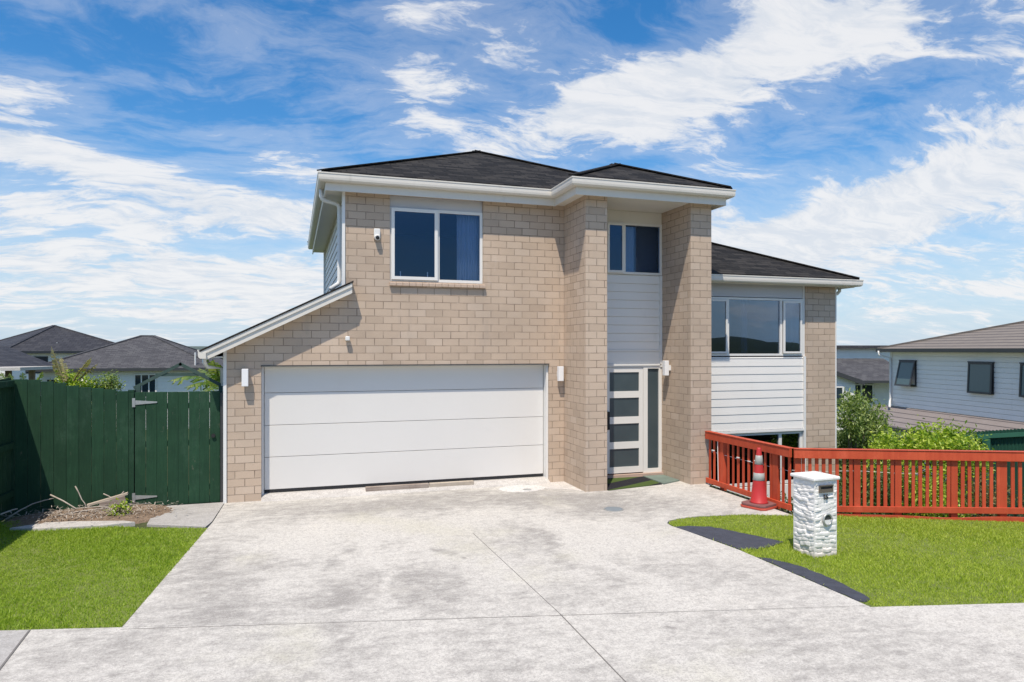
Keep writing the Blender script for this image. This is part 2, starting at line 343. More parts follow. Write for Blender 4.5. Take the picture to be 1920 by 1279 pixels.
def boards(mb, axis, a0, a1, z0, z1, face, out, exp=.166, lip=.022):
    """lapped weatherboards on a wall; face = coordinate of the backing, out = +-1"""
    z = z0
    while z < z1-1e-4:
        zt = min(z+exp, z1)
        zg = zt-.009; prof = [(0, z), (lip, z), (lip-(lip-.008)*(zt-z)/exp, zg), (0, zg)]
        pts = [(face+out*o, zz) for o, zz in prof]
        if axis == 'x': vs = [(a, f_, zz) for a in (a0, a1) for f_, zz in pts]
        else: vs = [(f_, a, zz) for a in (a0, a1) for f_, zz in pts]
        mb.add(vs, [(0, 1, 2, 3), (7, 6, 5, 4), (0, 4, 5, 1), (1, 5, 6, 2), (2, 6, 7, 3), (3, 7, 4, 0)]); z = zt
    return mb

def frame_rect(mb, x0, x1, z0, z1, w, y0, y1):
    mb.box(x0, x1, y0, y1, z1-w, z1); mb.box(x0, x1, y0, y1, z0, z0+w)
    mb.box(x0, x0+w, y0, y1, z0+w, z1-w); mb.box(x1-w, x1, y0, y1, z0+w, z1-w); return mb

# ------------------------------------------------------------------ leaves and blades (numpy)
def np_mesh(name, V, faces_per, k, mat, parent=None):
    """V: (n, m, 3) islands; faces_per: index tuples inside an island, all of length k"""
    n, m, _ = V.shape; org = np.array(ORG.get(parent.name, (0, 0, 0))) if parent else np.zeros(3)
    fi = (np.arange(n)[:, None, None]*m+np.array(faces_per)[None]).reshape(-1)
    me = bpy.data.meshes.new(name); nf = n*len(faces_per)
    me.vertices.add(n*m); me.vertices.foreach_set('co', (V.reshape(-1, 3)-org).astype(np.float32).ravel())
    me.loops.add(nf*k); me.loops.foreach_set('vertex_index', fi.astype(np.int32))
    me.polygons.add(nf); me.polygons.foreach_set('loop_start', np.arange(0, nf*k, k, dtype=np.int32))
    try: me.polygons.foreach_set('loop_total', np.full(nf, k, dtype=np.int32))
    except Exception: pass
    me.update(calc_edges=True); me.materials.append(mat)
    o = bpy.data.objects.new(name, me); COL.objects.link(o); ORG[o.name] = Vector(org)
    if parent: o.parent = parent
    return o
def leaves(name, lobes, n, size, mat, parent=None, asp=.42, droop=.2, shell=.55):
    """lobes: (cx,cy,cz,rx,ry,rz)"""
    L = np.array(lobes, float); vol = (L[:, 3]*L[:, 4]*L[:, 5])**(2/3); idx = RNG.choice(len(L), n, p=vol/vol.sum())
    d = RNG.normal(size=(n, 3)); d /= np.linalg.norm(d, axis=1)[:, None]
    r = shell+(1.08-shell)*RNG.random(n)**.8
    # clumps: pull leaves toward twig centres
    P = L[idx, :3]+d*L[idx, 3:]*r[:, None]
    nt = max(4, n//14); tw = P[RNG.choice(n, nt)]; P = tw[RNG.integers(0, nt, n)]+RNG.normal(size=(n, 3))*size*1.15
    ax = RNG.normal(size=(n, 3))+d*.9; ax[:, 2] -= droop; ax /= np.linalg.norm(ax, axis=1)[:, None]
    up = RNG.normal(size=(n, 3))*.7+np.array([0, 0, 1]); sd = np.cross(ax, up); sd /= np.linalg.norm(sd, axis=1)[:, None]+1e-9
    nr = np.cross(sd, ax); s_ = size*(.6+.8*RNG.random(n))[:, None]
    V = np.stack([P, P+ax*s_*.45+sd*s_*asp*.5+nr*s_*.06, P+ax*s_, P+ax*s_*.45-sd*s_*asp*.5+nr*s_*.06], 1)
    return np_mesh(name, V, [(0, 1, 2), (0, 2, 3)], 3, mat, parent)
def in_poly(P, poly):
    x, y = P[:, 0], P[:, 1]; c = np.zeros(len(P), bool); n = len(poly)
    for i in range(n):
        (x1, y1), (x2, y2) = poly[i], poly[(i+1) % n]
        if y1 == y2: continue
        m = ((y1 > y) != (y2 > y)) & (x < (x2-x1)*(y-y1)/(y2-y1)+x1); c ^= m
    return c
def blades(name, poly, dens, mat, skip=(), h=.04, w=.0065, parent=None):
    A = np.array(poly); lo, hi = A.min(0), A.max(0); n = int(np.prod(hi-lo)*dens)
    P = lo+RNG.random((n, 2))*(hi-lo)
    cl = np.sin(P[:, 0]*5.1+np.sin(P[:, 1]*3.3)*2)*np.cos(P[:, 1]*4.3+P[:, 0]*1.7)
    P = P[(RNG.random(n) < .78+.22*cl)]
    thin = np.sin(P[:, 0]*7.3+2*np.sin(P[:, 1]*5.9))*np.sin(P[:, 1]*8.7+1.5*np.sin(P[:, 0]*6.1)); keep = in_poly(P, poly) & ~((thin > .72) & (RNG.random(len(P)) < .55))
    for sk in skip: keep &= ~in_poly(P, sk)
    P = P[keep]; n = len(P); P = P+RNG.normal(size=(n, 2))*.012
    a = RNG.random(n)*2*PI; hh = h*(.45+.75*RNG.random(n))*(1+.25*np.sin(P[:, 0]*2.3+P[:, 1]*1.9)); le = hh*(.2+.9*RNG.random(n)); b = RNG.random(n)*2*PI
    B = np.c_[P, np.full(n, -.004)]; sd = np.c_[np.cos(a), np.sin(a), np.zeros(n)]*w*.5*(.7+.7*RNG.random(n))[:, None]
    ln = np.c_[np.cos(b), np.sin(b), np.zeros(n)]*le[:, None]; up = np.c_[np.zeros(n), np.zeros(n), hh]
    V = np.stack([B-sd, B+sd, B+sd*.8+ln*.35+up*.6, B-sd*.8+ln*.35+up*.6, B+ln+up], 1)
    return np_mesh(name, V, [(0, 1, 2), (0, 2, 3), (3, 2, 4)], 3, mat, parent)
def trunk(mb, base, tips, r0=.06, r1=.012):
    base = Vector(base)
    for tp in tips:
        tp = Vector(tp); m = base.lerp(tp, .45)+Vector((random.uniform(-.1, .1), random.uniform(-.1, .1), .08))
        mb.tube([base, base.lerp(m, .5), m, tp], r0, 6, r1)
    return mb
# ================================================================== SETTING
XP, YP = 7.32, 10.8      # red fence start, at the porch pillar
FC = Vector((7.25, 8.60)); FU = Vector((2.93, -1.39)).normalized(); FW = Vector((-FU.y, FU.x))   # fence corner, run direction, behind
FE = FC+FU*9
mb = MB(); n = 64; R = [0, 15, 40, 90, 200, 500, 1500, 4000]
vs = [(0, 0, -2.0)]; fs = []
for r in R[1:]:
    for k in range(n):
        a = 2*PI*k/n; vs.append((r*math.cos(a), r*math.sin(a), -2.0))
for k in range(n): fs.append((0, 1+k, 1+(k+1) % n))
for i in range(len(R)-2):
    for k in range(n): fs.append((1+i*n+k, 1+(i+1)*n+k, 1+(i+1)*n+(k+1) % n, 1+i*n+(k+1) % n))
mb.add(vs, fs); t = NT('ground_soil'); p = t.pos()
t.bsdf(t.ramp(t.noise(p, .15, 8, .7), [(.3, (.05, .075, .025)), (.55, (.09, .12, .04)), (.8, (.16, .14, .08))]), .95, t.bump(t.noise(p, 8, 5), .5, .05))
structure(mb, 'ground', t.m)
t = NT('yard_soil'); p = t.pos(); M['soil'] = t.m
t.bsdf(t.ramp(t.noise(p, 14, 8, .75), [(.3, (.035, .045, .015)), (.55, (.06, .075, .022)), (.8, (.11, .095, .05))]), .95, t.bump(t.noise(p, 30, 5), .8, .02))
plat = [(-60, -60), (60, -60), (60, FE.y-20), (FE.x+.1, FE.y+.15), (FC.x+.12, FC.y+.12), (XP+.1, 10.9), (7.40, 11.1), (7.40, 19), (-60, 19)]
structure(MB().slab(plat, [], -2.2, -.02, 'xy'), 'yard_ground', M['soil'])
kerb = lambda x: 6.55-.2465*x
driveL, driveR = (-1.46, kerb(-1.46)), (5.33, kerb(5.33))
fp = [(-30, kerb(-30)), (-30, 1.5+7.4), (30, 1.5-7.4), (30, kerb(30))]
structure(MB().slab(fp, [], -.1, .008, 'xy'), 'footpath', M['drive'])
structure(MB().slab([(-9, kerb(-9)-.004), (-9, 4.6), (-2.03, 3.9), (-2.235, 7.085)], [], -.1, .0115, 'xy'), 'footpath', M['path'])
drive = [driveL, driveR, (5.30, 6.87), (5.29, 7.24), (5.16, 8.2), (5.10, 8.50), (5.12, 8.66), (5.22, 8.78), (5.45, 8.86), (5.8, 8.88), (6.5, 8.77), (7.17, 8.48),
         (7.22, 10.75), (7.40, 10.95), (7.40, 12.06), (-1.05, 12.06), (-1.10, 10.75)]
drive = [(x, y+.003 if i < 2 else y) for i, (x, y) in enumerate(drive)]
structure(MB().slab(drive, [], -.1, .009, 'xy'), 'driveway', M['drive'])
structure(MB().slab([(-2.05, 12.05), (-1.98, 10.85), (-1.17, 10.45), (-1.115, 10.75), (-1.06, 12.05)], [], -.08, .013, 'xy'), 'garden_path', M['path'])
for a, b, w in (((2.33, 9.0), (2.40, 6.0), .007), ((2.40, 6.0), (2.37, 4.2), .010)):
    structure(MB().bar((*a, .0098), (*b, .0098), w, .002), 'paving_joint', M['joint'])
structure(MB().bar((-1.46, 6.86, .0095), (5.36, 5.26, .0095), .0025, .003), 'paving_joint', M['joint'])
structure(MB().bar((-2.225, 7.08, .0125), (-2.03, 3.92, .0125), .016, .003), 'paving_joint', M['joint'])
big = [(5.125, 8.46), (5.35, 8.42), (5.60, 8.30), (5.9, 7.72), (6.06, 7.36), (5.9, 7.27), (5.70, 7.22), (5.5, 7.20), (5.31, 7.24), (5.2, 8.0)]
small = [(5.315, 6.90), (5.42, 6.80), (5.57, 6.47), (5.58, 6.0), (5.545, 5.55), (5.50, 5.40), (5.38, 5.34), (5.345, 5.42)]
def ragged(poly, j=.014):
    out = []
    for (a, b), (c, d) in zip(poly, poly[1:]+poly[:1]):
        k = max(2, int(math.hypot(c-a, d-b)/.07))
        for i in range(k): out.append((a+(c-a)*i/k+random.uniform(-j, j), b+(d-b)*i/k+random.uniform(-j, j)))
    return out
big_r, small_r = ragged(big), ragged(small)
structure(MB().slab(big_r, [], -.05, .012, 'xy'), 'grey_patch', M['patch_grey'])  # flat dark blue-grey patches with ragged outlines at the lawn edge
structure(MB().slab(small_r, [], -.05, .012, 'xy'), 'grey_patch', M['patch_grey'])
# street behind the camera and wooded hills: only seen mirrored in the windows
structure(MB().slab([(-60, 3), (-60, -1.0), (60, -31), (60, -12)], [], -.1, .004, 'xy'), 'road', paint('road_asphalt', (.06, .06, .062), .9, .15, 3, .3))
def hills(y0, h, sgn, seed, mat, r0=420):
    rnd = random.Random(seed); mb = MB(); vs = []; fs = []; n = 90
    ph = [rnd.uniform(0, 6) for _ in range(5)]
    for i in range(n+1):
        a = (-1.25+2.5*i/n)
        hh = h*(.55+.25*math.sin(a*5+ph[0])+.15*math.sin(a*13+ph[1])+.05*math.sin(a*37+ph[2])+.03*math.sin(a*90+ph[3]))
        for k, (dr, zz) in enumerate(((0, -2.1), (40, hh*.6), (90, hh), (200, hh*.7), (260, -2.2))):
            r = y0+dr*y0/r0; vs.append((math.sin(a)*r, sgn*math.cos(a)*r, zz))
    for i in range(n):
        for k in range(4): fs.append((i*5+k, i*5+k+1, (i+1)*5+k+1, (i+1)*5+k))
    mb.add(vs, fs); return structure(mb, 'hills', mat, smooth=True)
hm = NT('wooded_hill'); p = hm.pos(); hm.bsdf(hm.ramp(hm.noise(p, .03, 8, .75), [(.35, (.05, .075, .07)), (.6, (.09, .12, .10)), (.8, (.14, .16, .13))]), .95); hm = hm.m
hd = NT('dark_hill'); p = hd.pos(); hd.bsdf(hd.ramp(hd.noise(p, .2, 8, .75), [(.35, (.015, .025, .012)), (.6, (.04, .055, .025)), (.8, (.08, .09, .05))]), .95); hd = hd.m
hills(900, 9, 1, 3, hm, 500); hills(75, 4.6, -1, 5, hd)

# ================================================================== LAWNS
lawnL = [(-1.47, kerb(-1.47)+.01), (-1.13, 10.42), (-1.75, 10.60), (-2.05, 10.66), (-2.2, 10.80), (-3.62, 11.3), (-3.78, 11.62), (-5.2, 11.9), (-9, 11.9), (-9, kerb(-9)+.01)]
lawnR = [(5.35, kerb(5.35)+.01), (5.31, 6.87), (5.30, 7.24), (5.14, 8.48), (5.14, 8.66), (5.24, 8.76), (5.46, 8.84), (5.8, 8.86), (6.5, 8.75), (7.19, 8.44)]
e0 = FC-FW*.10+FU*.05; e1 = FC-FW*.10+FU*9
lawnR += [(e0.x, e0.y), (e1.x, e1.y), (14.0, kerb(14)+.01)]
M['turf'] = paint('turf_base', (.15, .19, .04), .95, .3, 5, .6, (.12, .13, .045), .5)
structure(MB().slab(lawnL, [], -.03, .002, 'xy'), 'lawn', M['turf'])
structure(MB().slab(lawnR, [], -.03, .002, 'xy'), 'lawn', M['turf'])
o = blades('grass', [q if q[0] > -5.4 else (-5.4, q[1] if q[1] > 9 else kerb(-5.4)+.01) for q in lawnL], 9500, M['grass'], h=.034)
o['kind'] = 'stuff'; tag(o, 'short green grass of the lawn left of the driveway, below the green fence', 'grass')
o = blades('grass', lawnR[:-2]+[tuple(FC-FW*.10+FU*5.4), (11.8, kerb(11.8)+.01)], 8500, M['grass_light'], (big, small), h=.034)
o['kind'] = 'stuff'; tag(o, 'short green grass of the lawn right of the driveway, around the white letterbox', 'grass')
# ================================================================== THE HOUSE
YF = 12.0
H = thing('brick_house', 'two-storey brown brick house with double garage and tall brick pillars at its porch', 'house', (3.2, 12, 0))
zt = 5.22
# --- front wall with garage opening and window
GX0, GX1, GZ = -.498, 4.584, 2.236
outer = [(-1.025, -.06), (GX0, -.06), (GX0, GZ), (GX1, GZ), (GX1, -.06), (4.885, -.06), (4.885, zt), (.852, zt), (.852, 3.545), (-1.025, 2.665)]
hole = [(1.613, 3.70), (3.302, 3.70), (3.302, zt-.012), (1.613, zt-.012)]
MB().slab(outer, [hole], YF, YF+.14).build('wall', M['brick'], H)
# --- pillars
for x0, x1, y1 in ((4.888, 5.302, 12.3), (7.0, 7.442, 12.3)):
    MB().box(x0, x1, 11.0, y1, -.06, zt).build('pillar', M['brick'], H)
# --- sill of header bricks under the window
mb = MB(); k = 15; w = (3.335-1.60)/k
for i in range(k):
    x0 = 1.60+i*w
    mb.add([(x, y, z) for x in (x0+.004, x0+w-.004) for y, z in ((11.94, 3.622), (11.94, 3.672), (12.08, 3.705), (12.08, 3.622))],
           [(0, 1, 2, 3), (7, 6, 5, 4), (0, 4, 5, 1), (1, 5, 6, 2), (2, 6, 7, 3), (3, 7, 4, 0)])
sill = mb.build('window_sill', paint('sill_brick', (.50, .385, .30), .85, .12, 20, .4), H)
# --- garage door
D = MB().box(GX0+.02, GX1-.02, 12.235, 12.26, .02, 2.23).build('garage_door', M['door_white'], H)
zz = [.142, .689, 1.227, 1.774, 2.32]
for i in range(4):
    MB().box(GX0+.045, GX1-.045, 12.20, 12.236, zz[i]+.004, zz[i+1]-.004).build('door_panel', M['door_white'], D, bevel=.004)
MB().box(GX0+.045, GX1-.045, 12.205, 12.232, .095, .146).build('rubber_seal', M['black'], D)
mb = MB(); mb.box(GX0+.001, GX0+.035, 12.10, 12.30, 0, GZ-.002); mb.box(GX1-.035, GX1-.001, 12.05, 12.30, 0, GZ-.002); mb.box(GX0+.035, GX1-.035, 12.10, 12.30, GZ-.03, GZ-.003)
mb.build('door_frame', M['white'], H)
MB().box(GX0-.0, GX1+.0, 11.985, 12.1, GZ-.012, GZ+.006).build('lintel', M['darkgrey'], H)
# concrete ramp up to the slab
mb = MB(); mb.add([(x, y, z) for x in (GX0+.002, GX1-.002) for y, z in ((11.90, .004), (11.93, .03), (12.09, .085), (12.6, .09), (12.6, -.05), (11.90, -.05))],
       [(0, 1, 2, 3, 4, 5), (11, 10, 9, 8, 7, 6), (0, 6, 7, 1), (1, 7, 8, 2), (2, 8, 9, 3), (3, 9, 10, 4), (4, 10, 11, 5), (5, 11, 6, 0)])
mb.build('garage_ramp', M['slab'], H)
# --- corner boards
MB().box(-1.075, -1.026, 11.975, 12.14, -.02, 2.60).build('corner_board', M['white'], H)
MB().box(.802, .851, 11.975, 12.14, 3.50, zt-.001).build('corner_board', M['white'], H)
# --- side walls in weatherboard
mb = MB().box(.87, .95, 12.14, 19.4, 2.6, zt); boards(mb, 'y', 12.141, 19.4, 3.0, zt-.002, .869, -1)
mb.box(-1.02, -.9, 12.14, 19.0, -.06, 2.55); boards(mb, 'y', 12.141, 19.0, 0, 2.5, -1.021, -1)
mb.build('side_wall', M['siding'], H)
MB().box(7.30, 7.438, 12.30, 19.4, -2, zt).build('side_wall', M['siding'], H)
MB().box(-1.0, .94, 19.3, 19.39, -2, 2.6).build('rear_wall', M['siding'], H)
MB().box(.96, 11.2, 19.47, 19.55, -2, 3.88).build('rear_wall', M['siding'], H)
MB().box(.95, 7.3, 19.38, 19.46, 3.9, zt).build('rear_wall', M['siding'], H)
MB().box(.805, .865, 19.40, 19.5, 3.2, zt-.01).build('corner_board', M['white'], H)
# --- entry wall
mb = MB().box(5.302, 5.70, 12.07, 12.2, 0, 2.46); mb.box(5.302, 7.0, 12.07, 12.2, 2.46, 3.975)
boards(mb, 'x', 5.302, 6.955, 2.50, 3.965, 12.069, -1, .163); mb.box(5.303, 6.955, 12.03, 12.068, 2.465, 2.497)
mb.build('entry_wall', M['siding'], H)
mb = MB(); mb.box(5.303, 6.955, 12.045, 12.068, 2.225, 2.46); mb.box(6.956, 6.999, 12.02, 12.068, 2.16, 3.97); mb.box(5.303, 6.98, 12.02, 12.068, 2.19, 2.222)
mb.build('door_head', M['white'], H)
MB().box(5.303, 6.999, 12.045, 12.15, 4.99, zt-.003).build('window_head', M['soffit'], H)
# front door leaf
DX0, DX1 = 5.765, 6.585
D = thing('x', '', None, (0, 0, 0)); bpy.data.objects.remove(D)
mb = MB(); mb.box(DX0, 5.86, 12.05, 12.09, .09, 2.155); mb.box(6.50, DX1, 12.05, 12.09, .09, 2.155)
pz_ = [(.21, .565), (.70, 1.055), (1.19, 1.56), (1.69, 2.06)]; rails = [(.09, .21), (.565, .70), (1.055, 1.19), (1.56, 1.69), (2.06, 2.155)]
for a, b in rails: mb.box(5.86, 6.50, 12.05, 12.09, a, b)
D = mb.build('front_door', M['alu'], H)
for a, b in pz_: MB().box(5.86, 6.50, 12.068, 12.074, a, b).build('pane', M['frosted'], D)
MB().box(5.80, 5.84, 12.0, 12.049, .95, 1.3).build('handle', M['black'], D)
mb = MB(); mb.box(5.70, 5.76, 12.04, 12.11, .07, 2.16); mb.box(6.59, 6.685, 12.04, 12.11, .07, 2.16); mb.box(6.935, 6.999, 12.04, 12.11, .07, 2.16)
mb.box(5.70, 6.999, 12.035, 12.11, 2.161, 2.189); mb.box(6.685, 6.935, 12.04, 12.11, .07, .15); mb.box(6.685, 6.935, 12.04, 12.11, 2.13, 2.16)
S = mb.build('door_frame', M['alu'], H)
MB().box(6.685, 6.935, 12.07, 12.076, .15, 2.13).build('sidelight', M['frosted'], S)
MB().box(5.303, 6.999, 11.98, 12.25, -.02, .068).build('door_step', paint('step', (.45, .33, .27), .8, .1, 6, .2), H)
# --- windows
def win_frame(x0, x1, z0, z1, y, w=.045, posts=()):
    mb = frame_rect(MB(), x0, x1, z0, z1, w, y, y+.07)
    for px in posts: mb.box(px-w*.6, px+w*.6, y+.002, y+.07, z0+w, z1-w)
    return mb.build('window', M['alu'], H)
W = win_frame(1.618, 3.298, 3.706, 5.0, 12.03, .05, (2.47,))
frame_rect(MB(), 1.64, 2.46, 3.735, 4.985, .055, 11.99, 12.025).build('sash', M['alu'], W)
MB().box(1.695, 2.405, 12.004, 12.010, 3.79, 4.93).build('pane', M['glass'], W)
MB().box(2.497, 3.25, 12.062, 12.068, 3.756, 4.95).build('pane', M['glass'], W)
for x in (1.80, 2.28): MB().box(x-.008, x+.008, 12.012, 12.02, 3.79, 3.88).build('latch', M['alu'], W)
MB().box(1.618, 3.298, 12.045, 12.10, 5.001, zt-.014).build('window_head', paint('head_panel', (.52, .52, .54), .55, .03, 2, .02), H)
W = win_frame(5.75, 6.998, 3.98, 4.988, 12.03, .045, (6.17,))
frame_rect(MB(), 5.79, 6.15, 4.0, 4.965, .045, 11.99, 12.026).build('sash', M['alu'], W)
MB().box(5.835, 6.105, 12.004, 12.010, 4.045, 4.92).build('pane', M['glass'], W)
MB().box(6.20, 6.953, 12.062, 12.068, 4.025, 4.943).build('pane', M['glass'], W)
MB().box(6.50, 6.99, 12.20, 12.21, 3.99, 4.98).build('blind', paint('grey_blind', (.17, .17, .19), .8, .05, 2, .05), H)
# --- wing
WX0, WX1, WB, WT = 7.443, 11.24, -2.0, 3.90
MB().box(10.455, WX1, YF, 12.4, WB, WT).build('wall', M['brick'], H)
MB().box(WX1+.001, WX1+.03, 11.99, 12.4, WB, WT).build('corner_board', M['white'], H)
mb = MB().box(WX0, 10.41, 12.03, 12.15, .80, 2.35); boards(mb, 'x', WX0, 10.408, .83, 2.33, 12.029, -1, .166, .016)
mb.box(WX0, 10.45, 12.02, 12.15, -2, -.36)
mb.build('wall', M['siding'], H)
mb = MB().box(WX0, 10.41, 11.99, 12.04, .775, .815); mb.box(10.41, 10.454, 11.985, 12.1, -.3, 2.36); mb.build('trim_board', M['white'], H)
MB().box(WX0, 10.41, 12.035, 12.12, 3.60, WT-.002).build('window_head', paint('head_panel_grey', (.52, .52, .54), .55, .03, 2, .02), H)
MB().box(10.411, 10.453, 12.02, 12.12, 2.361, WT-.002).build('corner_board', M['white'], H)
W = win_frame(WX0, 10.405, 2.375, 3.585, 12.02, .045, (8.53, 9.85))
for x0, x1 in ((9.885, 10.355),): frame_rect(MB(), x0, x1, 2.425, 3.535, .04, 11.985, 12.018).build('sash', M['alu'], W)
frame_rect(MB(), 7.46, 8.50, 2.425, 3.535, .04, 11.985, 12.018).build('sash', M['alu'], W)
MB().box(7.50, 8.46, 12.0, 12.006, 2.465, 3.495).build('pane', M['glass_wing'], W)
MB().box(8.56, 9.82, 12.05, 12.056, 2.42, 3.54).build('pane', M['glass_wing'], W)
MB().box(9.925, 10.315, 12.0, 12.006, 2.465, 3.495).build('pane', M['glass_wing'], W)
W = win_frame(WX0, 10.408, -.34, .77, 12.05, .06, (9.85,))
MB().box(WX0+.06, 9.81, 12.08, 12.086, -.28, .71).build('pane', M['glass_dark'], W)
MB().box(9.89, 10.348, 12.08, 12.086, -.28, .71).build('pane', M['glass_dark'], W)
MB().box(11.12, 11.2, 12.4, 19.4, -2, WT).build('side_wall', M['siding'], H)
# --- interior
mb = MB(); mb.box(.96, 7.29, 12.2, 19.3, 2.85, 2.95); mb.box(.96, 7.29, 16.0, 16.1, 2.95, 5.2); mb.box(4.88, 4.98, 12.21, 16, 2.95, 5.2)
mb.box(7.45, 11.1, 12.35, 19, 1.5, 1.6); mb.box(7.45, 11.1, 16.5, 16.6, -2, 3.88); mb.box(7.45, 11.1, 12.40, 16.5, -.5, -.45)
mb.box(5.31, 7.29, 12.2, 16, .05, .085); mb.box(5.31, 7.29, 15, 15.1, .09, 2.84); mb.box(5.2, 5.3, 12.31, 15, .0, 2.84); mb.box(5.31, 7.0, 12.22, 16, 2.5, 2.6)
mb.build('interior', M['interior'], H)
def curtain(x0, x1, z0, z1, y):
    mb = MB(); n = 40; vs = []; fs = []
    for i in range(n+1):
        x = x0+(x1-x0)*i/n; yy = y+.025*math.sin(i*1.35)+.01*math.sin(i*2.9)
        vs += [(x, yy, z0), (x, yy, z1)]
    for i in range(n): fs.append((2*i, 2*i+2, 2*i+3, 2*i+1))
    return mb.add(vs, fs).build('curtain', M['curtain'], H, smooth=True)
curtain(2.86, 3.27, 3.73, 4.98, 12.22); curtain(6.22, 6.46, 4.0, 4.97, 12.2); curtain(9.05, 9.2, 2.4, 3.57, 12.3); curtain(7.5, 7.75, 2.4, 3.57, 12.3)
# --- eaves: soffit, fascia, gutter
ZG = 5.44
eL, eR, eF, ePF, ePL, eB = .40, 7.74, 11.68, 10.68, 4.50, 19.85
path = [(eL, eB), (eL, eF), (ePL, eF), (ePL, ePF), (eR, ePF), (eR, eB)]
gut = [(-.115, 5.30), (-.03, 5.30), (-.005, 5.325), (0, 5.36), (0, 5.415), (.008, 5.42), (.008, 5.44), (-.008, 5.44), (-.012, 5.42), (-.02, 5.40), (-.115, 5.40)]
def inset(path, d):
    n = len(path); P = [Vector(p) for p in path]; out = []
    for i in range(n):
        def nrm(a, b): q = (b-a).normalized(); return Vector((-q.y, q.x))
        if i == 0: m = nrm(P[0], P[1])
        elif i == n-1: m = nrm(P[-2], P[-1])
        else:
            a, b = nrm(P[i-1], P[i]), nrm(P[i], P[i+1]); m = (a+b).normalized(); m = m/m.dot(a)
        out.append((P[i].x+m.x*d, P[i].y+m.y*d))
    return out
G = MB().sweep(path, gut).build('gutter', M['cream'], H)
MB().sweep(inset(path, .118), [(0, 5.165), (0, 5.45), (-.022, 5.45), (-.022, 5.165)]).build('fascia', M['cream'], H)
MB().slab(inset(path, .142), [], zt+.001, zt+.02, 'xy').build('soffit', M['soffit'], H)
# roof
m = .45
def hz(z): return z
ax, ay = (eL+eR)/2, eF+(eR-eL)/2; az = ZG+m*(eR-eL)/2
hp = (eR-ePL)/2; bx = ePL+hp; by = ePF+hp; bz = ZG+m*hp
vx, vy = bx, eF+(eR-bx)
def roof_mesh(off, zo):
    e = off
    V = [(eL+e, eF+e, ZG+m*e), (ePL+e, eF+e, ZG+m*e), (bx, vy, bz), (ax, ay, az), (eL+e, eB-e, ZG+m*e), (ax, eB-(eR-eL)/2, az),
         (ePL+e, ePF+e, ZG+m*e), (bx, by, bz), (eR-e, ePF+e, ZG+m*e), (eR-e, eB-e, ZG+m*e)]
    V = [(x, y, z+zo) for x, y, z in V]
    return V
mb = MB(); V = roof_mesh(.05, .012); Fc = [(0, 1, 2, 3), (4, 0, 3, 5), (6, 7, 2, 1), (6, 8, 7), (8, 9, 5, 3, 2, 7), (9, 4, 5)]
n = len(V); V2 = [(x, y, z-.05) for x, y, z in V]
mb.add(V+V2, Fc+[tuple(i+n for i in reversed(f)) for f in Fc]+[(0, 4, 4+n, n), (1, 0, n, 1+n), (6, 1, 1+n, 6+n), (8, 6, 6+n, 8+n), (9, 8, 8+n, 9+n), (4, 9, 9+n, 4+n)])
RF = mb.build('roof', M['shingle'], H, fix=False)
mb = MB()
def cap(a, b): mb.bar(Vector(V[a])+Vector((0, 0, .01)), Vector(V[b])+Vector((0, 0, .01)), .20, .022)
cap(0, 3); cap(2, 3); cap(3, 5); cap(6, 7); cap(8, 7); cap(7, 2); cap(9, 5); cap(4, 5)
mb.build('ridge_cap', M['shingle'], RF)
# wing roof
wR, wF = 11.66, 11.65; wz = 4.0
MB().sweep([(7.443, wF), (wR, wF), (wR, 19.8)], [(o, z-1.44) for o, z in gut]).build('gutter', M['cream'], H)
MB().sweep(inset([(7.443, wF), (wR, wF), (wR, 19.8)], .118), [(0, 3.86-.02), (0, 4.01), (-.022, 4.01), (-.022, 3.84)]).build('fascia', M['cream'], H)
MB().slab([(7.443, wF+.14), (wR-.14, wF+.14), (wR-.14, 19.7), (7.443, 19.7)], [], WT+.001, WT+.02, 'xy').build('soffit', M['soffit'], H)
tt = 3.1
V = [(7.443, wF+.05, wz+.03), (wR-.05, wF+.05, wz+.03), (wR-tt, wF+tt, wz+m*tt), (7.443, wF+tt, wz+m*tt), (wR-.05, 19.8, wz+.03), (wR-tt, 17, wz+m*tt), (7.443, 17, wz+m*tt), (7.443, 19.8, wz+.03)]
Fc = [(0, 1, 2, 3), (1, 4, 5, 2), (2, 5, 6, 3), (5, 4, 7, 6)]
mb = MB().add(V+[(x, y, z-.05) for x, y, z in V], Fc+[tuple(i+8 for i in reversed(f)) for f in Fc]+[(0, 8, 9, 1), (1, 9, 12, 4)])
RF = mb.build('roof', M['shingle'], H, fix=False)
MB().bar(Vector(V[1])+Vector((0, 0, .01)), Vector(V[2])+Vector((0, 0, .01)), .2, .022).build('ridge_cap', M['shingle'], RF)
# lean-to roof over the garage side
ls = (3.655-2.50)/(.95+1.39)
la, lb = (-1.39, 2.50), (.952, 3.655)
def lz(x): return la[1]+(x-la[0])*ls
mb = MB(); mb.slab([(la[0], lz(la[0])), (lb[0]+.02, lz(lb[0]+.02)), (lb[0]+.02, lz(lb[0]+.02)-.03), (la[0], lz(la[0])-.03)], [], 11.735, 12.139)
mb.slab([(la[0], lz(la[0])), (.868, lz(.868)), (.868, lz(.868)-.03), (la[0], lz(la[0])-.03)], [], 12.139, 19.4)
LR = mb.build('roof', M['shingle'], H)
def barge(o0, o1, y0, y1, x0=la[0], x1=lb[0]): return MB().slab([(x0, lz(x0)-o0), (x1, lz(x1)-o0), (x1, lz(x1)-o1), (x0, lz(x0)-o1)], [], y0, y1)
barge(.032, .095, 11.745, 11.775).build('barge_board', M['cream'], H)
barge(.095, .20, 11.765, 11.795, la[0]+.07).build('barge_board', M['cream'], H)
barge(.170, .185, 11.80, 11.998, la[0]+.25, .93).build('soffit', M['soffit'], H)
MB().box(-1.30, -1.08, 11.80, 18.9, 2.375, 2.392).build('soffit', M['soffit'], H)
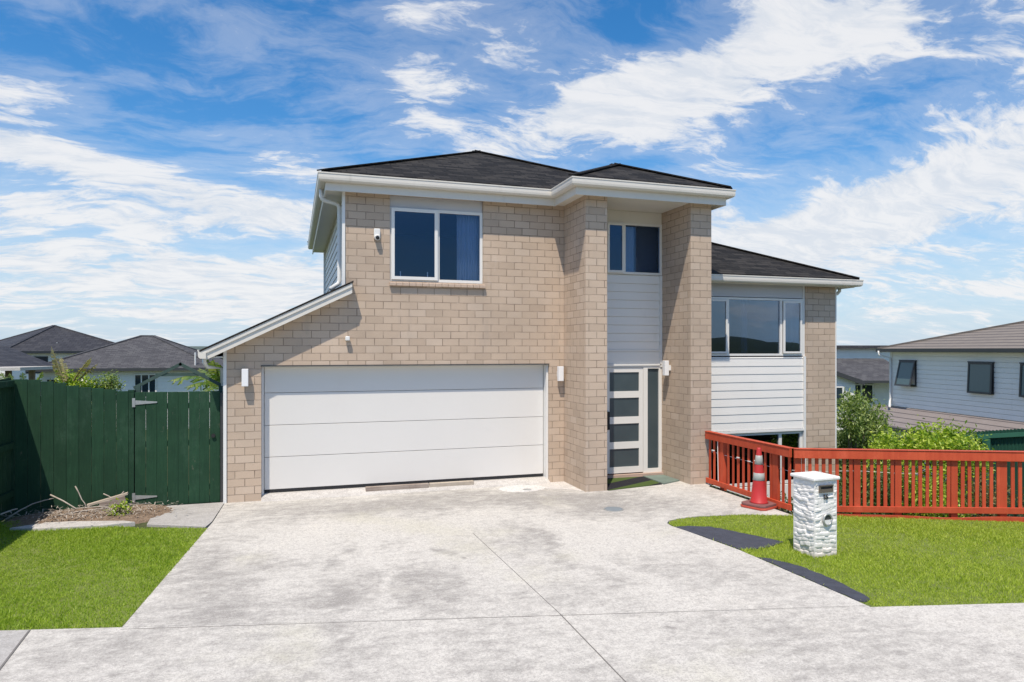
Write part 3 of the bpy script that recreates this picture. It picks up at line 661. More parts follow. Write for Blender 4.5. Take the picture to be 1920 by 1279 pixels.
MB().box(-1.33, -1.305, 11.80, 18.9, 2.37, 2.49).build('fascia', M['cream'], H)
MB().sweep([(-1.42, 18.9), (-1.42, 11.72)], [(o, z-5.44+2.50) for o, z in gut]).build('gutter', M['cream'], H)
# downpipes
mb = MB().tube([(.47, 12.35, 5.31), (.47, 12.35, 5.18), (.49, 12.35, 5.13), (.55, 12.35, 5.10), (.70, 12.35, 5.07), (.76, 12.35, 5.04), (.78, 12.35, 4.98), (.78, 12.35, 3.72), (.76, 12.35, 3.66), (.62, 12.3, 3.56)], .038, 12)
P = mb.build('downpipe', M['white'], H, smooth=True)
for z in (4.75, 3.95): MB().box(.735, .87, 12.34, 12.36, z, z+.02).build('bracket', M['white'], P)
MB().tube([(11.55, 12.2, 3.87), (11.55, 12.2, 3.80), (11.50, 12.22, 3.74), (11.36, 12.25, 3.70), (11.31, 12.25, 3.62), (11.31, 12.25, -1.9)], .036, 12).build('downpipe', M['white'], H, smooth=True)
mb = MB().tube([(-1.36, 12.0, 2.40), (-1.36, 12.0, 2.30), (-1.33, 12.1, 2.22), (-1.12, 12.3, 2.19), (-1.10, 12.3, .2)], .034, 10); mb.build('downpipe', M['white'], H, smooth=True)
# wall lights, sensor, camera
def wall_light(x0, x1, y0, y1, z0, z1, base):
    mb = MB().box(x0, x1, y0, y1, z0, z1); o = mb.build('wall_light', paint('light_body', (.78, .78, .78), .35, .01), H, bevel=.006)
    MB().box(*base).build('mount', M['white'], o)
wall_light(-.79, -.69, 11.86, 11.95, 1.905, 2.19, (-.77, -.71, 11.95, 11.999, 2.0, 2.1))
wall_light(4.725, 4.825, 11.86, 11.95, 1.915, 2.19, (4.74, 4.80, 11.95, 11.999, 2.0, 2.1))
wall_light(6.86, 6.95, 11.68, 11.78, 2.0, 2.29, (6.95, 6.999, 11.69, 11.77, 2.1, 2.2))
mb = MB().tube([(.885, 11.999, 2.70), (.885, 11.975, 2.70)], .035, 12); S = mb.build('motion_sensor', M['white'], H)
MB().box(.85, .925, 11.90, 11.975, 2.655, 2.73).build('sensor_head', M['white'], S, bevel=.012)
mb = MB().box(1.335, 1.445, 11.955, 11.999, 4.43, 4.60); S = mb.build('security_camera', M['white'], H, bevel=.015)
mb = MB().tube([(1.39, 11.97, 4.45), (1.39, 11.90, 4.43)], .052, 16, .045); mb.build('camera_dome', M['white'], S, smooth=False)
MB().tube([(1.39, 11.899, 4.43), (1.39, 11.885, 4.426)], .032, 14).build('lens', M['black'], S)
# ================================================================== GREEN FENCES AND GATE
gx = [-4.17+.17*i for i in range(11)]
Fp = thing('board_fence', 'green stained board fence panel between the gate and the shaded corner', 'fence', (-3.2, 12.1, 0))
for i, x in enumerate(gx):
    top = 2.06-(2.06-1.815)*max(0, x+4.0)/1.55+random.uniform(-.012, .012); x1 = min(x+.17, -2.39)
    MB().box(x+.002, x1-.002, 12.10+random.uniform(-.003, .003), 12.118, -.01, top).build('board', M['green'], Fp, bevel=.002)
for z in (.3, 1.05, 1.70): MB().box(-4.15, -2.4, 12.120, 12.165, z, z+.09).build('rail', M['green'], Fp)
MB().box(-2.49, -2.40, 12.166, 12.256, -.1, 1.86).build('post', M['green'], Fp)
G = thing('timber_gate', 'green timber gate with steel strap hinges beside the brick garage wall', 'gate', (-1.75, 12.1, 0))
for i in range(8):
    x = -2.378+.1555*i
    MB().box(x+.001, x+.1555-.001-(.004 if i in (0, 2, 4, 6) else 0), 12.10, 12.118, .012, 1.825+random.uniform(-.004, .004)).build('board', M['green'], G, bevel=.002)
for z in (.22, .95, 1.55): MB().box(-2.37, -1.14, 12.120, 12.16, z, z+.09).build('rail', M['green'], G)
for z in (.165, 1.665):
    mb = MB(); mb.box(-2.415, -2.372, 12.088, 12.099, z-.07, z+.07)
    mb.add([(-2.370, y, z+s_) for y in (12.09, 12.098) for s_ in (-.035, .035)]+[(-2.06, y, z+s_) for y in (12.09, 12.098) for s_ in (-.010, .010)],
           [(0, 1, 5, 4), (2, 6, 7, 3), (0, 4, 6, 2), (1, 3, 7, 5), (4, 5, 7, 6), (0, 2, 3, 1)])
    mb.build('hinge', M['steel'], G)
MB().tube([(-1.235, 12.099, 1.10), (-1.235, 12.07, 1.10)], .032, 12).build('latch_ring', M['black'], G)
o = MB().box(-1.125, -1.082, 12.06, 12.14, -.02, 1.80).build('gate_post', M['darkgrey']); tag(o, 'thin dark gate post against the white corner board of the brick wall', 'post')
A = thing('garden_arch', 'gable shaped green timber arch rising behind the top of the gate', 'arch', (-1.75, 12.3, 0))
MB().bar((-2.43, 12.3, 1.885), (-1.735, 12.3, 2.275), .05, .055, (0, 1, 0)).build('rafter', M['greend'], A)
MB().bar((-1.765, 12.3, 2.275), (-1.10, 12.3, 1.89), .05, .055, (0, 1, 0)).build('rafter', M['greend'], A)
MB().bar((-2.12, 12.3, 2.095), (-1.38, 12.3, 2.095), .04, .05).build('tie_beam', M['greend'], A)
MB().box(-2.40, -2.33, 12.26, 12.34, -.02, 1.93).build('post', M['greend'], A)
MB().box(-1.17, -1.11, 12.26, 12.34, -.02, 1.90).build('post', M['greend'], A)
S = thing('board_fence', 'shaded green board fence with rails running towards the camera at the left edge', 'fence', (-3.98, 10, 0))
y = 12.098; i = 0
while y > 8.2:
    MB().box(-4.06, -4.04, y-.16, y, 0, 2.07+random.uniform(-.01, .01)).build('board', M['green'], S); y -= .168
for z in (.30, 1.02, 1.95): MB().box(-4.038, -3.99, 8.2, 12.08, z, z+.09).build('rail', M['green'], S)
for yy in (8.4, 10.2): MB().box(-4.037, -3.95, yy-.09, yy, -.1, 2.03).build('post', M['green'], S)

def bush(name, label, cat, base, lobes, n, size, mat, tips, group=None, asp=.42, r0=.05, shell=.5):
    B = thing(name, label, cat, base, group)
    trunk(MB(), base, tips, r0).build('trunk', M['bark'], B)
    leaves('crown', lobes, n, size, mat, B, asp=asp, shell=shell); return B
# ================================================================== DEBRIS AT THE GREEN FENCE
def heap(name, cx, cy, rx, ry, h, mat, seed):
    rnd = np.random.default_rng(seed); mb = MB(); n, k = 60, 26; vs = []; fs = []
    for i in range(n+1):
        for j in range(k+1):
            u, v = i/n*2-1, j/k*2-1; r = math.hypot(u, v)
            z = max(0, 1-r*r)**.8*h*(.8+.5*math.sin(u*5+seed)*math.cos(v*4))+float(rnd.random())*.016
            vs.append((cx+u*rx, cy+v*ry, z-.012 if r < 1 else -.03))
    for i in range(n):
        for j in range(k): a = i*(k+1)+j; fs.append((a, a+1, a+k+2, a+k+1))
    return mb.add(vs, fs).build(name, mat, fix=True)
t = NT('dry_mulch'); p = t.pos()
c = t.ramp(t.noise(p, 30, 6, .8), [(.3, (.13, .085, .055)), (.5, (.27, .19, .13)), (.7, (.42, .33, .24))]); t.bsdf(c, .95, t.bump(t.noise(p, 50, 5, .8), 1, .03)); M['mulch'] = t.m
o = heap('mulch_bed', -2.85, 11.68, 1.15, .75, .10, M['mulch'], 2); o['kind'] = 'stuff'; tag(o, 'brown dry mulch and soil heaped at the foot of the green fence', 'mulch')
o = MB().slab([(-3.72, 11.08), (-3.35, 11.28), (-3.0, 11.24), (-2.3, 11.05), (-2.14, 10.92), (-2.5, 10.86), (-3.3, 10.93)], [], -.02, .045, 'xy').build('broken_slab', M['slab'], bevel=.006)
tag(o, 'flat broken pale concrete slab lying at the edge of the left lawn', 'slab')
sticks = [((-4.25, 11.6, .02), (-3.98, 11.75, .13), (-3.86, 11.8, .16), .022, 'pale thick stick poking in at the left edge of the photo'),
 ((-3.5, 12.0, .30), (-3.1, 11.75, .12), (-2.7, 11.72, .12), .017, 'long pale branch lying level across the mulch bed'),
 ((-3.16, 11.95, .42), (-3.06, 11.9, .22), (-2.98, 11.82, .1), .014, 'thin pale stick standing steeply against the green fence'),
 ((-2.78, 11.95, .28), (-2.62, 11.9, .18), (-2.60, 11.8, .1), .013, 'short bent brown twig left of the forked pale twig'),
 ((-2.50, 11.95, .30), (-2.62, 11.9, .12), (-2.7, 11.7, .09), .012, 'short pale twig leaning right beside the grey timber offcut'),
 ((-3.25, 11.5, .08), (-2.8, 11.55, .13), (-2.1, 11.75, .13), .013, 'long thin stick lying at the front of the mulch bed'),
 ((-3.0, 11.7, .13), (-2.5, 11.65, .13), (-2.3, 11.9, .12), .012, 'crooked dry twig lying behind the small weed'),
 ((-4.0, 11.75, .02), (-3.7, 11.9, .2), (-3.45, 11.98, .25), .016, 'grey branch arching in the shade of the fence corner')]
for a, b, c, r, lb_ in sticks:
    r *= .72; o = MB().tube([a, Vector(a).lerp(Vector(b), .5)+Vector((0, 0, .012)), b, Vector(b).lerp(Vector(c), .5)+Vector((.01, 0, .008)), c], r, 7, r*.5).build('branch', M['stick'], smooth=True)
    tag(o, lb_, 'branch', 'dry branches by the green fence')
T = thing('timber_offcut', 'grey weathered timber offcut propped on the mulch below the lower gate hinge', 'timber', (-2.6, 11.9, .1))
MB().bar((-2.98, 11.88, .13), (-2.44, 11.93, .27), .09, .03).build('board', M['timber_pale'], T)
MB().bar((-2.80, 11.84, .10), (-2.46, 11.88, .18), .02, .13).build('board', M['timber'], T)
bush('weed', 'small leafy green weed growing in the mulch bed', 'weed', (-2.45, 11.42, .05), [(-2.45, 11.42, .09, .12, .08, .06)], 220, .06, M['leaf_bright'], [(-2.52, 11.40, .13), (-2.40, 11.44, .14), (-2.46, 11.36, .12)], r0=.008, shell=.2)
n = 900; P = np.c_[-2.85+RNG.normal(size=n)*.48, 11.6+RNG.normal(size=n)*.22, .07+RNG.random(n)*.06]; a = RNG.random(n)*2*PI
dr = np.c_[np.cos(a), np.sin(a), RNG.normal(size=n)*.25]*(.02+.06*RNG.random(n))[:, None]; sd = np.c_[-np.sin(a), np.cos(a), np.zeros(n)]*.005
o = np_mesh('leaf_litter', np.stack([P-sd, P+sd, P+dr+sd, P+dr-sd], 1), [(0, 1, 2, 3)], 4, M['stick']); o['kind'] = 'stuff'; tag(o, 'dry twigs and leaf litter scattered over the mulch bed', 'litter')

# ================================================================== THINGS ON THE DRIVE
o = MB().box(1.20, 2.30, 11.99, 12.075, .050, .125).build('plank', M['timber'], bevel=.006); tag(o, 'grey brown weathered plank, the left of two against the garage door', 'plank', 'planks at the garage door')
o = MB().box(2.32, 3.13, 12.00, 12.085, .052, .122).build('plank', M['timber_pale'], bevel=.006); tag(o, 'paler shorter plank, the right of two against the garage door', 'plank', 'planks at the garage door')
def disc(x, y, r, z0, z1, n=32, ry=None, jit=0):
    return [(x+(r+random.uniform(-jit, jit))*math.cos(2*PI*k/n), y+((ry or r)+random.uniform(-jit, jit))*math.sin(2*PI*k/n)) for k in range(n)]
structure(MB().slab(disc(3.92, 11.62, .42, 0, 0, 36, .30, .02), [], 0, .0135, 'xy'), 'cement_patch', mat_concrete('new_cement', (), (.68, .67, .65), (.55, .53, .51)))
structure(MB().slab([(4.15, 11.93), (4.30, 11.5), (4.72, 11.25), (4.87, 11.05), (4.878, 11.99), (4.5, 11.99)], [], 0, .0128, 'xy'), 'cement_patch', mat_concrete('old_cement', (), (.62, .60, .57), (.45, .43, .41)))
o = MB().slab(disc(3.97, 11.48, .075, 0, 0, 24), [], 0, .018, 'xy').build('floor_drain', M['steel']); tag(o, 'tiny round drain cap in the white cement patch before the garage', 'drain')
D = thing('drain_cover', 'round grey drain cover set in the driveway in front of the porch', 'drain cover', (4.77, 9.67, .01))
MB().slab(disc(4.77, 9.67, .16, 0, 0, 32), [disc(4.77, 9.67, .14, 0, 0, 32)], .0, .016, 'xy').build('rim', M['steel'], D)
MB().slab(disc(4.77, 9.67, .139, 0, 0, 32), [], .0, .014, 'xy').build('lid', paint('lid', (.20, .23, .25), .6, .1, 9, .2), D)
mt = [(5.31, 10.97), (6.50, 11.17), (6.52, 11.93), (5.62, 11.97), (5.32, 11.72)]
o = MB().slab(mt, [], .010, .024, 'xy').build('doormat', mat_mat('striped_mat', (.028, .028, .035), (.085, .13, .035), 1.12, .62, .12)); tag(o, 'black doormat with diagonal green stripes lying before the front door', 'doormat')
o = MB().slab([(6.53, 11.16), (6.985, 11.36), (6.985, 11.96), (6.54, 11.96)], [], .010, .03, 'xy').build('doormat', paint('teal_mat', (.15, .20, .175), .6, .2, 4, .2)); tag(o, 'plain grey green mat at the foot of the right pillar', 'doormat')
# --- traffic cone
C = thing('traffic_cone', 'red traffic cone with two silver reflective bands standing by the red fence', 'traffic cone', (7.12, 9.12, .01))
cx, cy = 7.03, 9.1; ca = .35
def sq(s_, rot, ch=.06):
    pts = []
    for k in range(4):
        a = rot+k*PI/2; u = Vector((math.cos(a), math.sin(a))); v = Vector((-u.y, u.x))
        pts += [(cx+u.x*s_-v.x*(s_-ch), cy+u.y*s_-v.y*(s_-ch)), (cx+u.x*s_+v.x*(s_-ch), cy+u.y*s_+v.y*(s_-ch))]
    return pts
conered = paint('cone_red', (.46, .032, .032), .45, .1, 5, .05, (.3, .06, .05), .3)
MB().slab(sq(.225, ca), [], .012, .045, 'xy').build('base_edge', paint('base_orange', (.48, .08, .05), .5, .1, 5, .05), C, bevel=.008)
MB().slab(sq(.215, ca), [], .046, .085, 'xy').build('base', paint('base_rubber', (.20, .09, .085), .7, .2, 8, .2), C, bevel=.01)
def lathe(prof, cx, cy, n=28):
    mb = MB(); vs = []; fs = []; k = len(prof)
    for r, z in prof:
        for i in range(n): vs.append((cx+r*math.cos(2*PI*i/n), cy+r*math.sin(2*PI*i/n), z))
    for j in range(k-1):
        for i in range(n): fs.append((j*n+i, j*n+(i+1) % n, (j+1)*n+(i+1) % n, (j+1)*n+i))
    fs.append(tuple((k-1)*n+i for i in range(n))); fs.append(tuple(range(n))[::-1]); return mb.add(vs, fs)
def cr(z): return .130-(.130-.034)*(z-.08)/.86
lathe([(.145, .086), (cr(.10), .10), (cr(.36), .36), (cr(.93), .93), (.03, .945), (.02, .95)], cx, cy).build('cone_body', conered, C, smooth=True)
refl = paint('reflective_band', (.38, .39, .37), .35, .12, 30, .1)
for a, b in ((.44, .555), (.69, .83)): lathe([(cr(a)+.001, a), (cr(a)+.004, a+.002), (cr(b)+.004, b-.002), (cr(b)+.001, b)], cx, cy).build('reflective_band', refl, C, smooth=True)

# --- letterbox
L = thing('letterbox', 'white painted stone letterbox numbered 16 standing on the right lawn', 'letterbox', (6.13, 6.85, 0))
c0 = Vector((5.945, 6.675)); u = Vector((.999, .035)).normalized(); w_ = Vector((-u.y, u.x)); S_ = .345
def lp(a, b): q = c0+u*a+w_*b; return q.x, q.y
lb_m = NT('painted_stone'); p = lb_m.pos(); nz = lb_m.noise(p, 22, 5, .7)
cc = lb_m.mix(lb_m.sstep(lb_m.noise(p, 9, 5, .7), .45, .75), (.76, .745, .715), (.62, .595, .55))
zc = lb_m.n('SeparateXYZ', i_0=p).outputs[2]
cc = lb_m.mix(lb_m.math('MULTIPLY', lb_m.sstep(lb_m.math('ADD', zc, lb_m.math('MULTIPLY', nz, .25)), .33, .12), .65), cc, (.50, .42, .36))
lb_m.bsdf(cc, .75, lb_m.bump(nz, .35, .006), spec=.3)
# rough stacked-stone body: displaced grid on four faces
rs = np.random.default_rng(5)
mb = MB(); NZ, NA = 90, 22
courses = []; z = .0
while z < .93: hgt = rs.uniform(.03, .065); courses.append((z, z+hgt, rs.uniform(-.008, .014, 16), rs.uniform(-.35, .35))); z += hgt
def stone(face, a, z):
    zz_ = z+.006*math.sin(a*14+face*2)+.004*math.sin(a*41+face)+(a-.17)*.15*math.sin(z*9+face)
    for (z0, z1, offs, tl) in courses:
        if z0 <= zz_ < z1:
            f_ = (zz_-z0)/(z1-z0); e = min(f_, 1-f_)*2; k = int((a/S_*2.4+face*3+z0*37) % 16)
            return offs[k]*.8+.008*(min(1, e*2.2)**.6)-.006+.0015*math.sin(a*60+z*50)
    return 0
ring = []
for j in range(NZ+1):
    z = .93*j/NZ-.01; row = []
    for face in range(4):
        for i in range(NA):
            a = S_*i/NA; o_ = stone(face, a, z) if 0 < i else .004
            edge = min(a, S_-a)/.03; o_ = o_*min(1, edge) if edge < 1 else o_
            if face == 0 and .05 < a < .30 and (.74 < z < .88 or .58 < z < .72 or .42 < z < .58 and .1 < a < .27): o_ *= .25
            if face == 0: q = lp(a, -o_)
            elif face == 1: q = lp(S_+o_, a)
            elif face == 2: q = lp(S_-a, S_+o_)
            else: q = lp(-o_, S_-a)
            row.append((*q, z))
    ring.append(row)
k = 4*NA; vs = [v for r in ring for v in r]; fs = []
for j in range(NZ):
    for i in range(k): fs.append((j*k+i, j*k+(i+1) % k, (j+1)*k+(i+1) % k, (j+1)*k+i))
mb.add(vs, fs).build('body', lb_m.m, L, smooth=False)
ov = .03
mb = MB(); q0 = [lp(-ov, -ov), lp(S_+ov, -ov), lp(S_+ov, S_+ov), lp(-ov, S_+ov)]; cm = lp(S_/2, S_/2)
vs = [(*q, .925) for q in q0]+[(*q, .965) for q in q0]+[(cm[0], cm[1], .995)]
mb.add(vs, [(3, 2, 1, 0), (0, 1, 5, 4), (1, 2, 6, 5), (2, 3, 7, 6), (3, 0, 4, 7), (4, 5, 8), (5, 6, 8), (6, 7, 8), (7, 4, 8)]).build('cap', lb_m.m, L, bevel=.012)
def lbx(a0, a1, b0, b1, z0, z1): 
    mb = MB(); mb.obox(c0, u, w_, a0, a1, b0, b1, z0, z1); return mb
bronze = paint('bronze_plate', (.16, .135, .11), .45, .1, 6, .05, metal=.4)
mb = MB()
for b_ in ((.062, .268, -.024, -.004, .855, .872), (.062, .268, -.024, -.004, .785, .827), (.062, .078, -.024, -.004, .827, .855), (.252, .268, -.024, -.004, .827, .855)): mb.obox(c0, u, w_, *b_)
SP = mb.build('slot_plate', bronze, L)
lbx(.078, .252, -.012, -.008, .827, .855).build('slot', M['black'], SP)
lbx(.062, .268, -.036, -.024, .868, .874).build('flap_lip', bronze, SP)
def digit(paths, ox, oz, s_):
    mb = MB()
    for pth in paths:
        for a, b in zip(pth, pth[1:]):
            p_ = lp(ox+a[0]*s_, -.016); q_ = lp(ox+b[0]*s_, -.016); mb.bar((*p_, oz+a[1]*s_), (*q_, oz+b[1]*s_), .008, .011, (0, 1, 0))
    return mb.build('number', M['darkgrey'], L)
digit([[(0, .78), (.22, 1), (.22, 0)]], .125, .700, .062)
digit([[(.42, .95), (.15, .8), (0, .45), (.05, .12), (.25, 0), (.45, .1), (.5, .32), (.38, .52), (.15, .52), (.02, .35)]], .160, .700, .062)
def ring_tube(a, z, r, rt):
    pts = []
    for k in range(25): an = 2*PI*k/24; q = lp(a+r*math.cos(an), -.018); pts.append((*q, z+r*1.08*math.sin(an)))
    return MB().tube(pts, rt, 8)
PH = ring_tube(.185, .455, .062, .013).build('newspaper_ring', M['steel'], L, smooth=True)
pts = []; mbp = MB()
for k in range(24): an = 2*PI*k/24; q = lp(.185+.055*math.cos(an), -.014); pts.append((*q, .455+.06*math.sin(an)))
mbp.add(pts, [tuple(range(24))]).build('tube_back', M['darkgrey'], PH)
mbp = MB(); pts = []
for k in range(13): an = PI+PI*k/12; q = lp(.185+.05*math.cos(an), -.0145); pts.append((*q, .452+.052*math.sin(an)))
mbp.add(pts, [tuple(range(13))]).build('newspaper', M['white'], PH)
# ================================================================== RED PICKET FENCE
R = thing('picket_fence', 'low red painted picket fence from the porch pillar along the right lawn', 'fence', (7.25, 8.6, 0))
def run(P0, P1, zt0, zt1, zb0, zb1, n, posts, skip0=0, w=.045, kick=False):
    P0 = Vector(P0); P1 = Vector(P1); d = (P1-P0); Ln = d.length; d.normalize(); nn = Vector((-d.y, d.x))
    if nn.dot(Vector((0, -1))) > 0 and nn.x < 0: nn = -nn
    nn = Vector((-d.y, d.x)) if kick else Vector((-d.y, d.x))*1
    back = nn if kick else -nn*-1
    def at(s_, off): q = P0+d*s_+back*off; return q.x, q.y
    def zr(a0, a1, s_): return a0+(a1-a0)*s_/Ln
    def rail(off0, off1, t0, t1, b0, b1, nm):
        mb = MB(); vs = []
        for s_, (t_, b_) in ((0, (t0, b0)), (Ln, (t1, b1))):
            for of in (off0, off1):
                for z in (b_, t_): vs.append((*at(s_, of), z))
        mb.add(vs, [(0, 1, 3, 2), (4, 6, 7, 5), (0, 4, 5, 1), (2, 3, 7, 6), (1, 5, 7, 3), (0, 2, 6, 4)])
        return mb.build(nm, M['red'], R, bevel=.004)
    rail(-.045, 0, zt0, zt1, zt0-.135, zt1-.135, 'rail'); rail(-.03, 0, zb0, zb1, zb0-.09, zb1-.09, 'rail')
    rail(-.055, .05, zt0+.012, zt1+.012, zt0, zt1, 'top_cap')
    for i in range(n):
        s_ = (i+.5)/n*Ln
        if any(abs(s_-ps) < .06 for ps in posts): continue
        ww = w*random.uniform(.92, 1.08); z0 = zr(zb0, zb1, s_)-.08+random.uniform(-.01, .01); z1 = zr(zt0, zt1, s_)-.02
        tl = random.uniform(-.006, .006)
        mb = MB(); vs = []
        for z, sh in ((z0, 0), (z1, tl)):
            for of in (.003, .022):
                for e in (-ww/2, ww/2): vs.append((*at(s_+e+sh, of), z))
        mb.add(vs, [(0, 1, 3, 2), (4, 6, 7, 5), (0, 4, 5, 1), (2, 3, 7, 6), (1, 5, 7, 3), (0, 2, 6, 4)]); mb.build('picket', M['red'], R)
    for ps in posts:
        mb = MB(); vs = []
        for z in (-.6, zr(zt0, zt1, ps)-.005):
            for of in (.004, .085):
                for e in (-.045, .045): vs.append((*at(ps+e, of), z))
        mb.add(vs, [(0, 1, 3, 2), (4, 6, 7, 5), (0, 4, 5, 1), (2, 3, 7, 6), (1, 5, 7, 3), (0, 2, 6, 4)]); mb.build('post', M['red'], R)
run((7.33, 10.97), (7.26, 8.62), .985, .99, .13, .13, 16, [.46, 1.92])
run((7.262, 8.59), (FE.x, FE.y), .99, 1.03, .13, .31, 92, [.07, .92, 1.50, 2.28, 2.95, 3.7, 4.5, 5.3, 6.1, 7, 8], kick=True, w=.048)
mb = MB(); n = 30; vs = []; fs = []
for i in range(n+1):
    s_ = .03+8.8*i/n; z = .005+.014*math.sin(s_*2.2)+.008*math.sin(s_*5)+.014*s_
    for of in (-.035, -.005):
        q = FC+FU*s_+FW*of
        for zz_ in (-.1, z): vs.append((q.x, q.y, zz_))
for i in range(n): b = i*4; fs += [(b, b+4, b+5, b+1), (b+2, b+3, b+7, b+6), (b+1, b+5, b+7, b+3)]
mb.add(vs, fs).build('kickboard', M['red'], R)
o = MB().tube([(7.30, 10.60, .9), (7.303, 10.58, .12)], .007, 6)
cab = thing('light_string', 'white cord and clips of a light string tied to the red fence pickets', 'light string', (7.3, 10, .6))
o.build('cord', M['white'], cab)
def sag(a, b, z, n, s_): return [Vector(a).lerp(Vector(b), i/n)+Vector((0, 0, z+s_*math.sin(i*2.1)-.01*math.sin(PI*i/n))) for i in range(n+1)]
MB().tube(sag((7.36, 10.9, 0), (7.33, 8.72, 0), .62, 14, .004), .004, 5).build('cord', M['white'], cab)
MB().tube([(*(FC+FU*s_+FW*.03), .66-.01*math.sin(s_*5)) for s_ in [i*.15 for i in range(0, 13)]], .004, 5).build('cord', M['white'], cab)
for (x, y, z) in ((7.30, 10.72, .66), (7.295, 9.98, .64), (7.31, 9.7, .62), (7.29, 9.5, .66)): MB().box(x-.025, x+.002, y-.03, y+.03, z, z+.016).build('clip', M['white'], cab)

# ================================================================== PLANTS
c = pz(1742, 850, 14.0); cx_, cy_ = c.x, c.y
rr = random.Random(3); lobes = []
for k in range(26):
    px = 1655+175*rr.random(); top = 800+ (abs(px-1738)/90)**2*28 - 8*rr.random(); py = top+12+rr.random()*45
    q = pz(px, py, 14+rr.uniform(-.6, .9)); rad = rr.uniform(.16, .3); lobes.append((q.x, q.y, q.z, rad, rad, rad*.85))
lobes.append((cx_, cy_, -.1, .8, .6, .7)); lobes.append((cx_, cy_, -.9, .9, .7, .7))
bush('citrus_tree', 'rounded citrus tree with bright yellow-green leaves showing above the red fence', 'tree', (cx_, cy_, -2), lobes, 15000, .085, M['leaf_bright'], [l[:3] for l in lobes[:14]])
lobes = []; rr = random.Random(8)
for k in range(34):
    px = rr.choice([1588, 1633, 1600, 1622, 1650, 1570])+rr.gauss(0, 10); lim = 752 if px < 1600 else (768 if px > 1615 else 785)
    py = lim+rr.random()*95; q = pz(min(px, 1648), py, 17.3+rr.uniform(-.5, .6)); rad = rr.uniform(.13, .27); lobes.append((q.x, q.y, q.z, rad, rad, rad*1.1))
c = pz(1605, 850, 17.3); lobes.append((c.x, c.y, -.9, .7, .6, .9))
bush('olive_tree', 'loose grey-green tree just right of the brick corner pier', 'tree', (c.x, c.y, -2), lobes, 13000, .11, M['leaf_olive'], [l[:3] for l in lobes[:18]], asp=.3)
kinds = [('leaf_dark', 'dark green shrub behind the red fence beside the brick corner pier'), ('leaf_dark', 'dark glossy shrub behind the red fence below the olive tree'),
         ('leaf_bright', 'fresh green shrub behind the red fence under the citrus tree'), ('leaf_dry', 'dry brownish shrub behind the red fence pickets right of the wide post'),
         ('leaf_dry', 'browning shrub behind the red fence near the right edge of the photo'), ('leaf_dark', 'dark shrub filling the low gap by the corner of the red fence')]
for i, (mt_, lb_) in enumerate(kinds):
    s_ = (.9, 1.7, 2.5, 3.3, 4.4, .1)[i]; q = FC+FU*s_+FW*(1.0 if i != 5 else 1.4); z = (.35, .55, .6, .45, .5, .0)[i]
    lobes = [(q.x+random.uniform(-.3, .3), q.y+random.uniform(-.25, .25), z-.25-random.random()*.9, .3, .28, .3) for _ in range(9)]
    bush('shrub', lb_, 'shrub', (q.x, q.y, -2), lobes, 2600, .07, M[mt_], [l[:3] for l in lobes[:6]], 'shrubs behind the red fence', r0=.03)
# --- left: banana plants and shrubs behind the green fence
def banana_leaf(base, tip, width, sagz, torn=.35, seed=0, name='leaf', mat=None, parent=None):
    rd = random.Random(seed); b = Vector(base); t_ = Vector(tip); n = 26; d = (t_-b); side = d.cross(Vector((0, 0, 1)))
    side = side.normalized() if side.length > 1e-3 else Vector((1, 0, 0)); mb = MB(); mid = []
    for i in range(n+1):
        f = i/n; mid.append(b+d*f+Vector((0, 0, sagz*math.sin(PI*f))))
    mb.tube(mid, .018, 5, .004)
    for sg in (-1, 1):
        for i in range(1, n-1):
            f = i/n; w = width*math.sin(PI*min(1, f*1.05+.05))**.6; 
            if rd.random() < .12: w *= .5
            dr = -.35*w*(1+rd.random()*1.6) if rd.random() < torn else -.22*w
            a, c = mid[i], mid[i+1]; fw = (c-a).normalized()*w*.45
            gap = (c-a)*rd.uniform(.02, .25)
            mb.add([a, c-gap, c-gap+side*sg*w+fw+Vector((0, 0, dr)), a+side*sg*w*.97+fw+Vector((0, 0, dr*1.05))], [(0, 1, 2, 3)])
    return mb.build(name, mat, parent, fix=False)
def banana(label, base, lvs, mat, group='banana plants behind the green fence'):
    B = thing('banana_plant', label, 'banana plant', base, group)
    top = Vector(base)+Vector((0, 0, 1.5 if base[2] > -1 else 3))
    MB().tube([base, Vector(base).lerp(top, .5)+Vector((.03, 0, 0)), top], .09, 10, .05).build('stem', M['banana'], B, smooth=True)
    for i, (a, b, w, sg) in enumerate(lvs): banana_leaf(a, b, w, sg, seed=i*7+int(abs(base[0])*10), mat=M[mat], parent=B)
P_ = lambda px, py, Z: tuple(pz(px, py, Z))
banana('banana plant with a long torn green leaf drooping left behind the gate', (*P_(412, 800, 13.6)[:2], 0),
       [(P_(412, 722, 13.6), P_(314, 716, 13.0), .24, .14), (P_(410, 725, 13.6), P_(372, 690, 14.2), .14, .05), (P_(412, 722, 13.8), P_(384, 664, 13.6), .24, .03), (P_(420, 730, 13.5), P_(345, 728, 12.9), .2, .12),
        (P_(414, 722, 13.6), P_(440, 680, 14.5), .2, .05), (P_(414, 726, 13.4), P_(382, 745, 12.7), .16, .12), (P_(414, 718, 13.9), P_(398, 672, 13.2), .15, .02)], 'banana')
banana('banana plant with upright ragged browning leaves above the green fence', (*P_(120, 800, 14)[:2], 0),
       [(P_(120, 716, 13.6), P_(96, 650, 13.6), .13, .0), (P_(124, 715, 13.6), P_(114, 668, 13.8), .09, .0), (P_(138, 714, 13.5), P_(172, 670, 13.5), .12, .03), (P_(145, 714, 13.5), P_(184, 682, 13.6), .11, .02), (P_(118, 715, 14.2), P_(100, 675, 13.6), .08, .02)], 'banana_dry')
